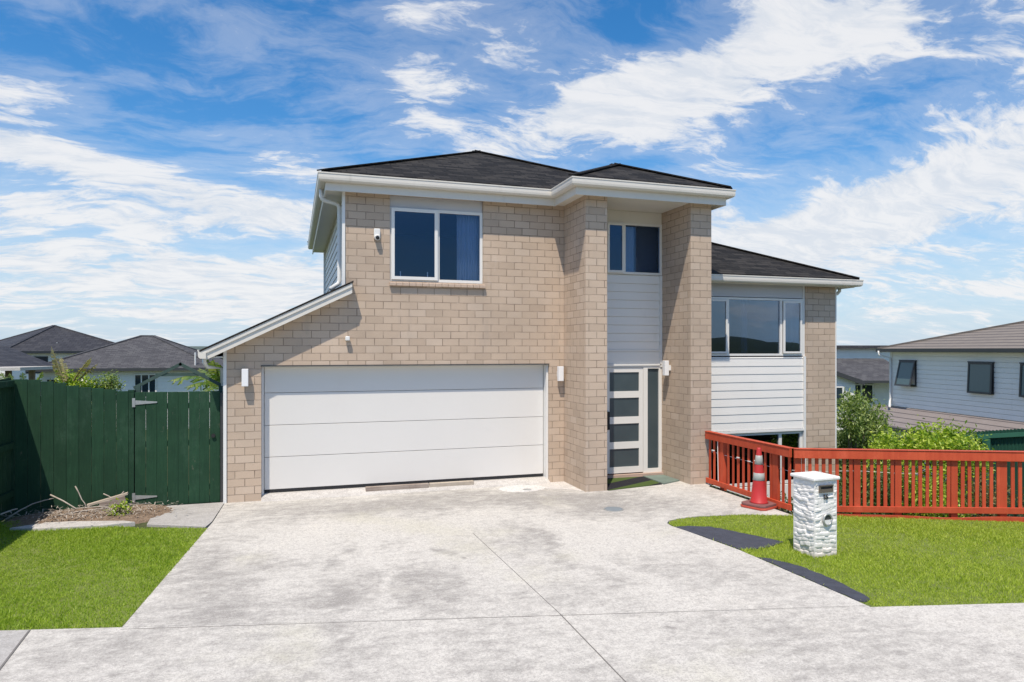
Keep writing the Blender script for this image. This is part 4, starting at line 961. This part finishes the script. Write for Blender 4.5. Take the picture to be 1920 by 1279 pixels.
banana('small banana plant with yellowing leaf tips at the far left of the green fence', (*P_(35, 800, 13.6)[:2], 0),
       [(P_(14, 722, 13.6), P_(2, 698, 13.6), .12, .02), (P_(45, 722, 13.6), P_(42, 698, 13.6), .10, .02), (P_(68, 724, 13.6), P_(80, 696, 13.6), .08, .02), (P_(25, 722, 13.6), P_(18, 700, 13.6), .08, .02)], 'banana')
def shrubL(label, pxs, Z, top, mat, n=2200):
    lobes = []; rr = random.Random(int(pxs[0]))
    for k in range(12):
        px = rr.uniform(*pxs); q = pz(px, top+19+rr.random()*20, Z+rr.uniform(-.2, .2)); lobes.append((q.x, q.y, q.z, (.10, .10, .10)[0]+.03, .13, .11))
    c = pz(sum(pxs)/2, 800, Z)
    bush('shrub', label, 'shrub', (c.x, c.y, 0), lobes+[(c.x, c.y, 1.2, .35, .3, .4)], n, .06, M[mat], [l[:3] for l in lobes[:6]], 'shrubs behind the green fence', r0=.025)
shrubL('yellow-green bushy shrub behind the green fence, left of its twin', (110, 150), 13.8, 690, 'leaf_bright')
shrubL('yellow-green shrub with pale blossom behind the middle of the green fence', (165, 190), 13.9, 696, 'leaf_bright')
shrubL('narrow upright shrub at the right end behind the green fence panel', (196, 214), 13.9, 694, 'leaf_olive', 1600)
sh = [o for o in bpy.data.objects if o.get('label', '').startswith('yellow-green shrub with pale')][0]
leaves('blossom', [(*P_(170, 722, 13.8), .2, .1, .08), (*P_(200, 722, 13.8), .12, .1, .1)], 160, .05, M['petal'], sh)

# ================================================================== NEIGHBOURING HOUSES
def hip_house(name, label, corner, ang, wd, dp, ze, zb, pitch, ov, wallm, roofm, group=None, bd=.2, wins=(), chimney=None, frame='alu'):
    """corner: near-left wall corner; ang: direction of the front wall"""
    u = Vector((math.cos(ang), math.sin(ang))); w = Vector((-u.y, u.x)); c = Vector((corner[0], corner[1]))
    Hn = thing(name, label, 'house', (c.x, c.y, zb), group)
    def q(a, b, z): p_ = c+u*a+w*b; return (p_.x, p_.y, z)
    mb = MB(); mb.obox(c, u, w, 0, wd, 0, dp, zb, ze)
    z = zb+.1
    while z < ze-.06:    # lapped boards: thin proud strips
        for (a0, a1, b0, b1) in ((0, wd, -.02, 0), (-.02, 0, 0, dp), (wd, wd+.02, 0, dp)):
            mb.obox(c, u, w, a0, a1, b0, b1, z, z+bd-.045)
        z += bd
    mb.build('wall', M[wallm], Hn)
    s_ = min(wd, dp)/2+ov; zr_ = ze+pitch*s_
    E = [q(-ov, -ov, ze), q(wd+ov, -ov, ze), q(wd+ov, dp+ov, ze), q(-ov, dp+ov, ze)]
    if wd >= dp: r1, r2 = q(s_-ov, dp/2, zr_), q(wd-s_+ov+.05, dp/2, zr_); Fc = [(0, 1, 5, 4), (1, 2, 5), (2, 3, 4, 5), (3, 0, 4)]
    else: r1, r2 = q(wd/2, s_-ov, zr_), q(wd/2, dp-s_+ov+.05, zr_); Fc = [(0, 1, 4), (1, 2, 5, 4), (2, 3, 5), (3, 0, 4, 5)]
    rf = MB().add(E+[r1, r2], Fc+[(3, 2, 1, 0)]).build('roof', M[roofm], Hn)
    mb = MB()
    for a, b in ((E[0], r1), (E[1], r1 if wd < dp else r2), (E[2], r2), (E[3], r2 if wd < dp else r1), (r1, r2)): mb.bar(a, b, .22, .08)
    mb.build('ridge_cap', M[roofm], rf)
    mb = MB(); mb.obox(c, u, w, -ov-.06, wd+ov+.06, -ov-.06, -ov+.0, ze-.14, ze+.02); mb.obox(c, u, w, -ov-.06, -ov, -ov, dp+ov, ze-.14, ze+.02); mb.obox(c, u, w, wd+ov, wd+ov+.06, -ov, dp+ov, ze-.14, ze+.02)
    mb.build('gutter', M['darkgrey'], Hn)
    for (face, a0, a1, z0, z1, post) in wins:
        if face == 'f': bx_ = lambda a, b, c_, d, e, g, s=0: (a, b, -.05-s, -.005-s, e, g)
        mb = MB(); fr = .07
        A = [(a0, a1, z1-fr, z1), (a0, a1, z0, z0+fr), (a0, a0+fr, z0+fr, z1-fr), (a1-fr, a1, z0+fr, z1-fr)]+[(p_-.03, p_+.03, z0+fr, z1-fr) for p_ in post]
        for x0, x1, y0, y1 in A:
            if face == 'f': mb.obox(c, u, w, x0, x1, -.07, -.022, y0, y1)
            else: mb.obox(c, u, w, -.07, -.022, x0, x1, y0, y1)
        W_ = mb.build('window', M[frame], Hn)
        mb = MB()
        if face == 'f': mb.obox(c, u, w, a0+fr, a1-fr, -.04, -.03, z0+fr, z1-fr)
        else: mb.obox(c, u, w, -.04, -.03, a0+fr, a1-fr, z0+fr, z1-fr)
        mb.build('pane', M['far_glass'], W_)
    return Hn, c, u, w
t = NT('far_glass'); t.bsdf((.02, .035, .045), .06, spec=.8); M['far_glass'] = t.m
t = NT('obscure_glass'); t.bsdf((.09, .14, .145), .18, spec=.5); M['obscure'] = t.m
VA = math.atan2(-ST, CT)   # direction parallel to the picture
# B: grey shingle hip roof
cb = pz(78, 692, 37); 
hip_house('weatherboard_house', 'single-storey grey weatherboard house with grey shingle hip roof behind the green gate', (cb.x, cb.y), VA+.28, 8.6, 8.0, 1.47, -2, .42, .5, 'siding', 'shingle_grey',
          wins=(('f', 4.5, 5.65, -.2, 1.15, (4.88, 5.26)), ('f', .2, .85, -.2, .95, ()), ))
# A: dark tiled roof, two storeys
ca_ = pz(14, 660, 45)
hip_house('tiled_house', 'two-storey bluish house with dark tiled hip roof at the far left', (ca_.x, ca_.y), VA+.90, 7.8, 7.8, 2.40, -2, .43, .5, 'siding_grey', 'tile_dark', wins=(('f', 1.0, 2.3, .9, 2.05, (1.3,)),), frame='darkgrey')
hA = [o for o in bpy.data.objects if o.name == 'tiled_house'][0]; hB = [o for o in bpy.data.objects if o.name == 'weatherboard_house'][0]
q = pz(107, 664, 48); MB().tube([(q.x, q.y, 1.9), (q.x, q.y, 3.0)], .06, 8).build('vent_pipe', M['white'], hA)
q = pz(366, 668, 39); MB().tube([(q.x, q.y, 1.6), (q.x, q.y, 2.35)], .04, 8).build('vent_pipe', M['white'], hB)
S = thing('patio_roof', 'flat pale patio roof with brown post over the left end of the green fence', 'patio roof', P_(40, 700, 30))
a, b = pz(-40, 692, 30), pz(84, 690, 30); MB().bar(a, b, 3.0, .13).build('roof_sheet', M['slab'], S)
mb = MB()
for px in (16, 60): q = pz(px, 694, 30); mb.box(q.x-.1, q.x+.1, q.y-.1, q.y+.1, -2, q.z)
mb.build('post', M['bark'], S)
a, b = pz(-60, 650, 33), pz(38, 689, 33); MB().bar(a, b, 5, .10).build('awning', M['tile_dark'], S)
# D: right neighbour
P0 = Vector((23.39, 21.9)); uD = Vector((-.198, -.98)).normalized(); wD = Vector((.98, -.198)).normalized()
Dn = thing('weatherboard_house', 'large grey weatherboard house with brown tiled roof and dark framed windows at the right edge', 'house', (P0.x, P0.y, -2))
mb = MB(); mb.obox(P0, uD, wD, 0, 16, 0, 9, -2, 2.42)
z = .22
while z < 2.40:
    for a0, a1, z0_ in ((0, 16, z),):
        b_ = len(mb.v); vs = []
        for a in (a0, a1):
            for o_, zz_ in ((0, z), (-.03, z), (-.026, z+.15), (0, z+.15)): q = P0+uD*a+wD*o_; vs.append((q.x, q.y, min(zz_, 2.42)))
        mb.add(vs, [(0, 1, 2, 3), (7, 6, 5, 4), (0, 4, 5, 1), (1, 5, 6, 2), (2, 6, 7, 3), (3, 7, 4, 0)])
    z += .17
mb.build('wall', M['siding_grey'], Dn)
def qD(a, b, z): p_ = P0+uD*a+wD*b; return (p_.x, p_.y, z)
ov = .35; pt = .285; hw = 4.5+ov; ze = 2.55
E = [qD(-ov, -ov, ze), qD(16+ov, -ov, ze), qD(16+ov, 9+ov, ze), qD(-ov, 9+ov, ze), qD(hw-ov, 4.5, ze+pt*hw), qD(16-hw+ov, 4.5, ze+pt*hw)]
t = NT('brown_rib_tile'); g = t.n('NewGeometry'); p = g.outputs['Position']; zs = t.n('SeparateXYZ', i_0=p).outputs[2]
fr_ = t.math('FRACT', t.math('DIVIDE', zs, .105)); nn_ = t.noise(p, 3, 5, .7)
c = t.mix(nn_, (.15, .13, .115), (.25, .215, .18)); c = t.mix(t.math('MULTIPLY', t.sstep(fr_, .30, .10), .85), c, (.035, .03, .03)); t.bsdf(c, .7, t.bump(fr_, .5, .03)); M['ribtile'] = t.m
rf = MB().add(E, [(0, 1, 5, 4), (1, 2, 5), (2, 3, 4, 5), (3, 0, 4), (3, 2, 1, 0)]).build('roof', M['ribtile'], Dn)
mb = MB(); mb.bar(E[0], E[4], .25, .10); mb.bar(E[3], E[4], .25, .10); mb.build('ridge_cap', M['ribtile'], rf)
mb = MB(); mb.obox(P0, uD, wD, -ov-.06, 16+ov, -ov-.08, -ov, ze-.13, ze); mb.obox(P0, uD, wD, -ov-.08, -ov, -ov, 9, ze-.13, ze); mb.build('gutter', M['darkgrey'], Dn)
mb = MB(); mb.obox(P0, uD, wD, -ov, 16, -ov, 0, ze-.15, ze-.135); mb.build('soffit', M['soffit'], Dn)
def winD(a0, a1, z0, z1, op):
    mb = MB(); f_ = .065
    for x0, x1, y0, y1 in ((a0, a1, z1-f_, z1), (a0, a1, z0, z0+f_), (a0, a0+f_, z0+f_, z1-f_), (a1-f_, a1, z0+f_, z1-f_)): mb.obox(P0, uD, wD, x0, x1, -.06, -.005, y0, y1)
    mb.obox(P0, uD, wD, a0-.05, a1+.05, -.09, -.06, z1-.01, z1+.03)
    W_ = mb.build('window', M['darkgrey'], Dn)
    # sash hinged at the top, its foot pushed out by op
    def sp(a, z, ex=0): k = (z1-z)/(z1-z0)*op; p_ = P0+uD*a+wD*(-.075-k-ex); return (p_.x, p_.y, z)
    def strip(x0, x1, y0, y1, th=.03):
        vs = [sp(x, y, e) for e in (0, th) for y in (y0, y1) for x in (x0, x1)]
        return vs, [(0, 2, 3, 1), (4, 5, 7, 6), (0, 1, 5, 4), (2, 6, 7, 3), (0, 4, 6, 2), (1, 3, 7, 5)]
    mb = MB()
    for x0, x1, y0, y1 in ((a0, a1, z1-f_, z1), (a0, a1, z0, z0+f_), (a0, a0+f_, z0+f_, z1-f_), (a1-f_, a1, z0+f_, z1-f_)): mb.add(*strip(x0, x1, y0, y1))
    mb.build('sash', M['darkgrey'], W_); MB().add(*strip(a0+f_, a1-f_, z0+f_, z1-f_, .01)).build('pane', M['obscure'], W_)
winD(.60, 1.50, 1.07, 2.07, .22); winD(4.16, 5.2, 1.0, 2.07, .05); winD(6.30, 7.3, 1.0, 2.07, .05)
MB().tube([qD(-.22, -.42, 2.46), qD(-.22, -.42, 2.30), qD(.05, -.09, 2.15), qD(.05, -.09, .55), qD(.05, -.12, .38), qD(.5, -.45, .20)], .045, 8).build('downpipe', M['white'], Dn, smooth=True)
MB().obox(P0, uD, wD, -.03, .1, -.045, -.0, .22, 2.41).build('corner_board', M['siding'], Dn)
# lean-to roof of the neighbour
mb = MB(); LA = [(.15, -.0, .20), (15, 0, .20), (15, -1.75, -.36), (.9, -1.75, -.36), (-1.2, -.0, .20)]
V = [qD(*LA[4]), qD(*LA[1]), qD(*LA[2]), qD(*LA[3])]
mb.add(V+[(x, y, z-.06) for x, y, z in V], [(0, 1, 2, 3), (7, 6, 5, 4), (0, 4, 5, 1), (1, 5, 6, 2), (2, 6, 7, 3), (3, 7, 4, 0)])
t = NT('brown_rib_metal'); g = t.n('NewGeometry'); p = g.outputs['Position']; zs = t.n('SeparateXYZ', i_0=p).outputs[2]
fr_ = t.math('FRACT', t.math('DIVIDE', t.math('SUBTRACT', zs, .02), .125)); c = t.mix(t.noise(p, 2, 5, .7), (.19, .16, .15), (.27, .235, .22)); c = t.mix(t.math('MULTIPLY', t.sstep(fr_, .22, .08), .85), c, (.035, .03, .03)); t.bsdf(c, .6)
mb.build('lean_to_roof', t.m, Dn)
mb = MB(); mb.obox(P0, uD, wD, .7, 15, -1.84, -1.76, -.50, -.36); mb.build('lean_to_gutter', M['darkgrey'], Dn)
mb = MB(); mb.obox(P0, uD, wD, .9, 15, -1.5, -1.4, -2, -.42); W_ = mb.build('lower_wall', M['siding'], Dn)
mb = MB(); mb.obox(P0, uD, wD, 1.7, 3.6, -1.56, -1.505, -1.6, -.72); mb.build('window', M['far_glass'], Dn)
# C: house behind, between pier and right neighbour
cc_ = pz(1540, 660, 44)
Cn = thing('shingle_house', 'pale house with grey shingle gable roof between the brick pier and the large grey house', 'house', (cc_.x, cc_.y, -2))
ang = VA; u = Vector((math.cos(ang), math.sin(ang))); w = Vector((-u.y, u.x)); c = Vector((cc_.x, cc_.y))
mb = MB(); mb.obox(c, u, w, -3, 6.5, 0, 8, -2, 2.6)
z = -2
while z < 2.5: mb.obox(c, u, w, -3, 6.5, -.02, 0, z, z+.2); z += .24
mb.build('wall', M['siding_grey'], Cn)
mb = MB(); mb.obox(c, u, w, -3.5, 7, -.5, 8.5, 2.6, 2.78); mb.build('flat_roof', M['tile_dark'], Cn)
# lower front block: main roof plane and gable
cl = pz(1540, 716, 38); c2 = Vector((cl.x, cl.y))
def q2(a, b, z): p_ = c2+u*a+w*b; return (p_.x, p_.y, z)
a1 = (1617-1540)/F*38
mb = MB(); mb.add([q2(a1+.1, 1.6, .70), q2(6.5, 1.6, .70), q2(6.5, 5.6, 1.95), q2(-3, 5.6, 1.95), q2(-3, 1.6, .70)], [(0, 1, 2, 3, 4)])
mb.add([q2(a1+.1, 0, .70), q2(a1+.1, 3.4, .70), q2(a1-3.5, 4.8, 1.95), q2(a1-3.5, 0, 1.95)], [(0, 1, 2, 3)])
mb.add([q2(a1-7.1, 0, .70), q2(a1-7.1, 3.4, .70), q2(a1-3.5, 4.8, 1.95), q2(a1-3.5, 0, 1.95)], [(3, 2, 1, 0)])
mb.build('roof', M['shingle_grey'], Cn, fix=False)
mb = MB(); mb.add([q2(a1-.25, .3, -2), q2(a1-.25, .3, .68), q2(a1-3.5, .3, 1.88), q2(a1-7, .3, .68), q2(a1-7, .3, -2)], [(0, 1, 2, 3, 4)])
mb.obox(c2, u, w, a1-.25, a1-.245, .3, 3, -2, .62); mb.obox(c2, u, w, a1-.2, 6, 3.0, 3.1, -2, .7)
z = -2
while z < .6: mb.obox(c2, u, w, a1-6.8, a1-.26, .28, .3, z, z+.2); mb.obox(c2, u, w, a1-.2, 6, 2.98, 3.0, z, z+.2); z += .24
mb.build('wall', M['siding'], Cn)
MB().bar(q2(a1+.12, 0, .64), q2(a1-3.5, 0, 1.90), .1, .22).build('barge_board', M['darkgrey'], Cn)
MB().obox(c2, u, w, a1+.1, 6.5, 1.52, 1.6, .58, .72).build('gutter', M['darkgrey'], Cn)
for (x0, x1, b, nm) in ((a1-2.2, a1-.9, .26, 'w'), (a1+.95, a1+2.2, 2.95, 'w')):
    W_ = MB().obox(c2, u, w, x0, x1, b-.04, b+.0, -.7, .45).build('window', M['far_glass'], Cn); mb = MB()
    for xx in (x0, (x0+x1)/2-.2, x1-.12): mb.obox(c2, u, w, xx, xx+.1, b-.07, b-.041, -.7, .45)
    mb.obox(c2, u, w, x0, x1, b-.072, b-.041, .38, .46); mb.obox(c2, u, w, x0, x1, b-.072, b-.041, -.78, -.68)
    mb.build('frame', M['alu'], W_)
# green sheet fence at the right edge
Gf = thing('sheet_fence', 'dark green sheet metal fence with a post behind the citrus tree at the right edge', 'fence', P_(1850, 850, 16.5))
a, b = pz(1795, 812, 17.2), pz(2000, 800, 15.8)
def gfq(f, dz, off=0): v = a.lerp(b, f); return (v.x+off*ST, v.y+off*CT, dz)
mb = MB(); n = 60; vs = []; fs = []
for i in range(n+1):
    f = i/n; o_ = .03*(i % 2); zt_ = a.z+(b.z-a.z)*f+.02*(i % 2); vs += [gfq(f, -2, o_), gfq(f, zt_, o_)]
for i in range(n): fs.append((2*i, 2*i+2, 2*i+3, 2*i+1))
mb.add(vs, fs).build('sheet', paint('green_metal', (.020, .075, .050), .5, .1, 3, .05), Gf, fix=False)
gm = paint('green_rail', (.035, .13, .085), .5, .1, 3, .05)
MB().bar(gfq(0, a.z-.11, -.06), gfq(1, b.z-.11, -.06), .06, .10).build('rail', gm, Gf)
q = gfq(.255, 0, -.10); MB().box(q[0]-.06, q[0]+.06, q[1]-.06, q[1]+.06, -2, a.z-.08).build('post', gm, Gf)

# ================================================================== SKY, SUN, CAMERA
sc = bpy.context.scene
SUN = Vector((-.62, -1.0, 2.3)).normalized()
world = bpy.data.worlds.new('World'); sc.world = world; world.use_nodes = True
t = NT.__new__(NT); t.t = world.node_tree; t.t.nodes.clear()
out = t.t.nodes.new('ShaderNodeOutputWorld')
sky = t.n('TexSky', sky_type='NISHITA', sun_disc=False, sun_elevation=math.asin(SUN.z), sun_rotation=math.atan2(SUN.x, SUN.y), air_density=1.0, dust_density=.6, ozone_density=2.5, altitude=50)
dirv = t.n('TexCoord').outputs['Generated']
hs = t.n('HueSaturation'); hs.inputs['Saturation'].default_value = 1.42; hs.inputs['Value'].default_value = 1.58; t.set(hs.inputs['Color'], sky.outputs[0])
skyc = hs.outputs[0]
sep = t.n('SeparateXYZ', i_0=dirv); zc = t.math('MAXIMUM', sep.outputs[2], 0.0)
pl = t.n('CombineXYZ', i_0=t.math('DIVIDE', sep.outputs[0], t.math('ADD', zc, .22)), i_1=t.math('DIVIDE', sep.outputs[1], t.math('ADD', zc, .22)))
wn = t.n('TexNoise'); t.set(wn.inputs['Vector'], pl.outputs[0]); wn.inputs['Scale'].default_value = 1.3; wn.inputs['Detail'].default_value = 6
sc3 = t.n('VectorMath', operation='SCALE'); t.t.links.new(t.vmath('SUBTRACT', wn.outputs['Color'], (.5, .5, .5)), sc3.inputs[0]); sc3.inputs['Scale'].default_value = .55
wp = t.vmath('ADD', pl.outputs[0], sc3.outputs[0])
cloud = t.noise(t.mapv(wp, (1, 1.6, 1), (0, 0, .35)), 2.7, 13, .60, .25)
fine = t.noise(t.mapv(wp, (1.1, 2.6, 1), (0, 0, .3)), 6.5, 10, .66, .3)
# direction-space masses of cloud and clear sky
wv = t.n('VectorMath', operation='SCALE'); t.t.links.new(t.vmath('SUBTRACT', wn.outputs['Color'], (.5, .5, .5)), wv.inputs[0]); wv.inputs['Scale'].default_value = .11
dw = t.vmath('ADD', dirv, wv.outputs[0])
BL = [(1560, 40, 330, 85, -12, .85), (1240, 150, 150, 45, -18, .6), (1720, 340, 330, 75, -14, .8), (1560, 430, 300, 70, -8, .75), (1420, 470, 160, 90, 0, .5), (1790, 530, 260, 55, 0, .35), (1120, 250, 190, 45, -3, .75),
      (820, 185, 140, 50, -25, .6), (570, 300, 85, 45, 10, .75), (90, 290, 170, 28, 8, .8), (30, 205, 80, 50, 20, .6), (330, 385, 330, 45, 2, .75), (240, 500, 360, 60, 0, .75), (560, 560, 220, 60, 0, .6), (150, 590, 300, 25, 0, .3), (1480, 60, 200, 60, -5, .35), (430, 400, 110, 30, 0, .4), (120, 110, 50, 50, 0, .18),
      (755, 50, 45, 40, -50, .45), (1750, 150, 250, 60, -5, .40), (120, 10, 70, 20, 10, .4), (1000, 90, 120, 70, 20, .12), (1850, 640, 400, 30, 0, .3), (400, 190, 150, 25, 12, .14),
      (350, 110, 230, 80, 10, -.55), (480, 220, 260, 50, 10, -.45), (1150, 60, 110, 45, 10, -.4), (1370, 250, 170, 38, -10, -.55), (1660, 215, 150, 28, -14, -.4), (1780, 440, 160, 22, -6, -.5), (500, 455, 160, 18, 0, -.45), (80, 350, 150, 20, 5, -.3), (620, 60, 80, 90, 0, -.3), (1440, 585, 50, 22, 0, 1.9), (1525, 560, 40, 30, 0, 1.7), (1440, 470, 160, 50, 0, 1.2)]
dens = None
for (px, py, a_, b_, an, amp) in BL:
    r = Vector(ray(px, py)); r.normalize()
    if amp > 1: r.y = -r.y   # cloud banks behind the viewpoint, mirrored in the panes
    rt = Vector((r.y, -r.x, 0)).normalized(); up = rt.cross(r)
    # photo 'up' is +up ; rotate the ellipse by an degrees
    th = math.radians(-an); U = (rt*math.cos(th)+up*math.sin(th)); Vv = (-rt*math.sin(th)+up*math.cos(th))
    kx = F/a_*(Vector(ray(px, py)).length); ky = F/b_*(Vector(ray(px, py)).length)
    dd = t.vmath('SUBTRACT', dw, tuple(r))
    e = t.math('ADD', t.math('POWER', t.math('ABSOLUTE', t.math('MULTIPLY', t.vmath('DOT_PRODUCT', dd, tuple(U)), kx)), 2.0), t.math('POWER', t.math('ABSOLUTE', t.math('MULTIPLY', t.vmath('DOT_PRODUCT', dd, tuple(Vv)), ky)), 2.0))
    g_ = t.math('MULTIPLY', t.math('EXPONENT', t.math('MULTIPLY', e, -.62)), amp*(.85 if amp > 0 else .8))
    dens = g_ if dens is None else t.math('ADD', dens, g_)
base = t.math('ADD', t.math('MULTIPLY', t.math('SUBTRACT', cloud, .475), 3.0), t.math('MULTIPLY', t.math('SUBTRACT', fine, .5), 1.5))
back = t.sstep(t.vmath('DOT_PRODUCT', dirv, (ST, CT, .35)), .35, -.25)  # thins the unseen cloud behind the camera, added to darken the shade
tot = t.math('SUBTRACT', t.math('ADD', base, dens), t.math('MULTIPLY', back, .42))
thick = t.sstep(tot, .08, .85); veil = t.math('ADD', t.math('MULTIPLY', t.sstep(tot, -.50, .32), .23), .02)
hzn = t.math('MULTIPLY', t.sstep(zc, .30, .0), .80)
skyc = t.mix(hzn, skyc, (4.9, 6.6, 8.6))
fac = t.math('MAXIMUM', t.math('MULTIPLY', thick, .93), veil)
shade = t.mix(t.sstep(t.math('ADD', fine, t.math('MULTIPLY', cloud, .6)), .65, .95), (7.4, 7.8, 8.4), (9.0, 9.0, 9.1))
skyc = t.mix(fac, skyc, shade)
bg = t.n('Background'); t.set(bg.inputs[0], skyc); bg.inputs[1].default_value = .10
world.cycles.sampling_method = 'MANUAL'; world.cycles.sample_map_resolution = 512
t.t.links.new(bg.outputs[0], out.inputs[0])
sd = bpy.data.lights.new('sun', 'SUN'); sd.energy = 5.0; sd.angle = math.radians(.5); sd.color = (1.0, .90, .765)
so = bpy.data.objects.new('sun', sd); COL.objects.link(so); so.rotation_euler = SUN.to_track_quat('Z', 'Y').to_euler(); so.location = (-10, -15, 30)
cd = bpy.data.cameras.new('camera'); cam = bpy.data.objects.new('camera', cd); COL.objects.link(cam); sc.camera = cam
cd.sensor_width = 36; cd.lens = F/1920*36; cd.clip_end = 9000; cd.clip_start = .05; cd.shift_y = (YH-639.5)/1920
cam.location = (0, 0, CH); cam.rotation_euler = (PI/2, 0, -TH)
sc.view_settings.view_transform = 'Standard'; sc.view_settings.look = 'None'; sc.view_settings.exposure = 0; sc.view_settings.gamma = 1
sc.cycles.max_bounces = 8; sc.cycles.transparent_max_bounces = 12
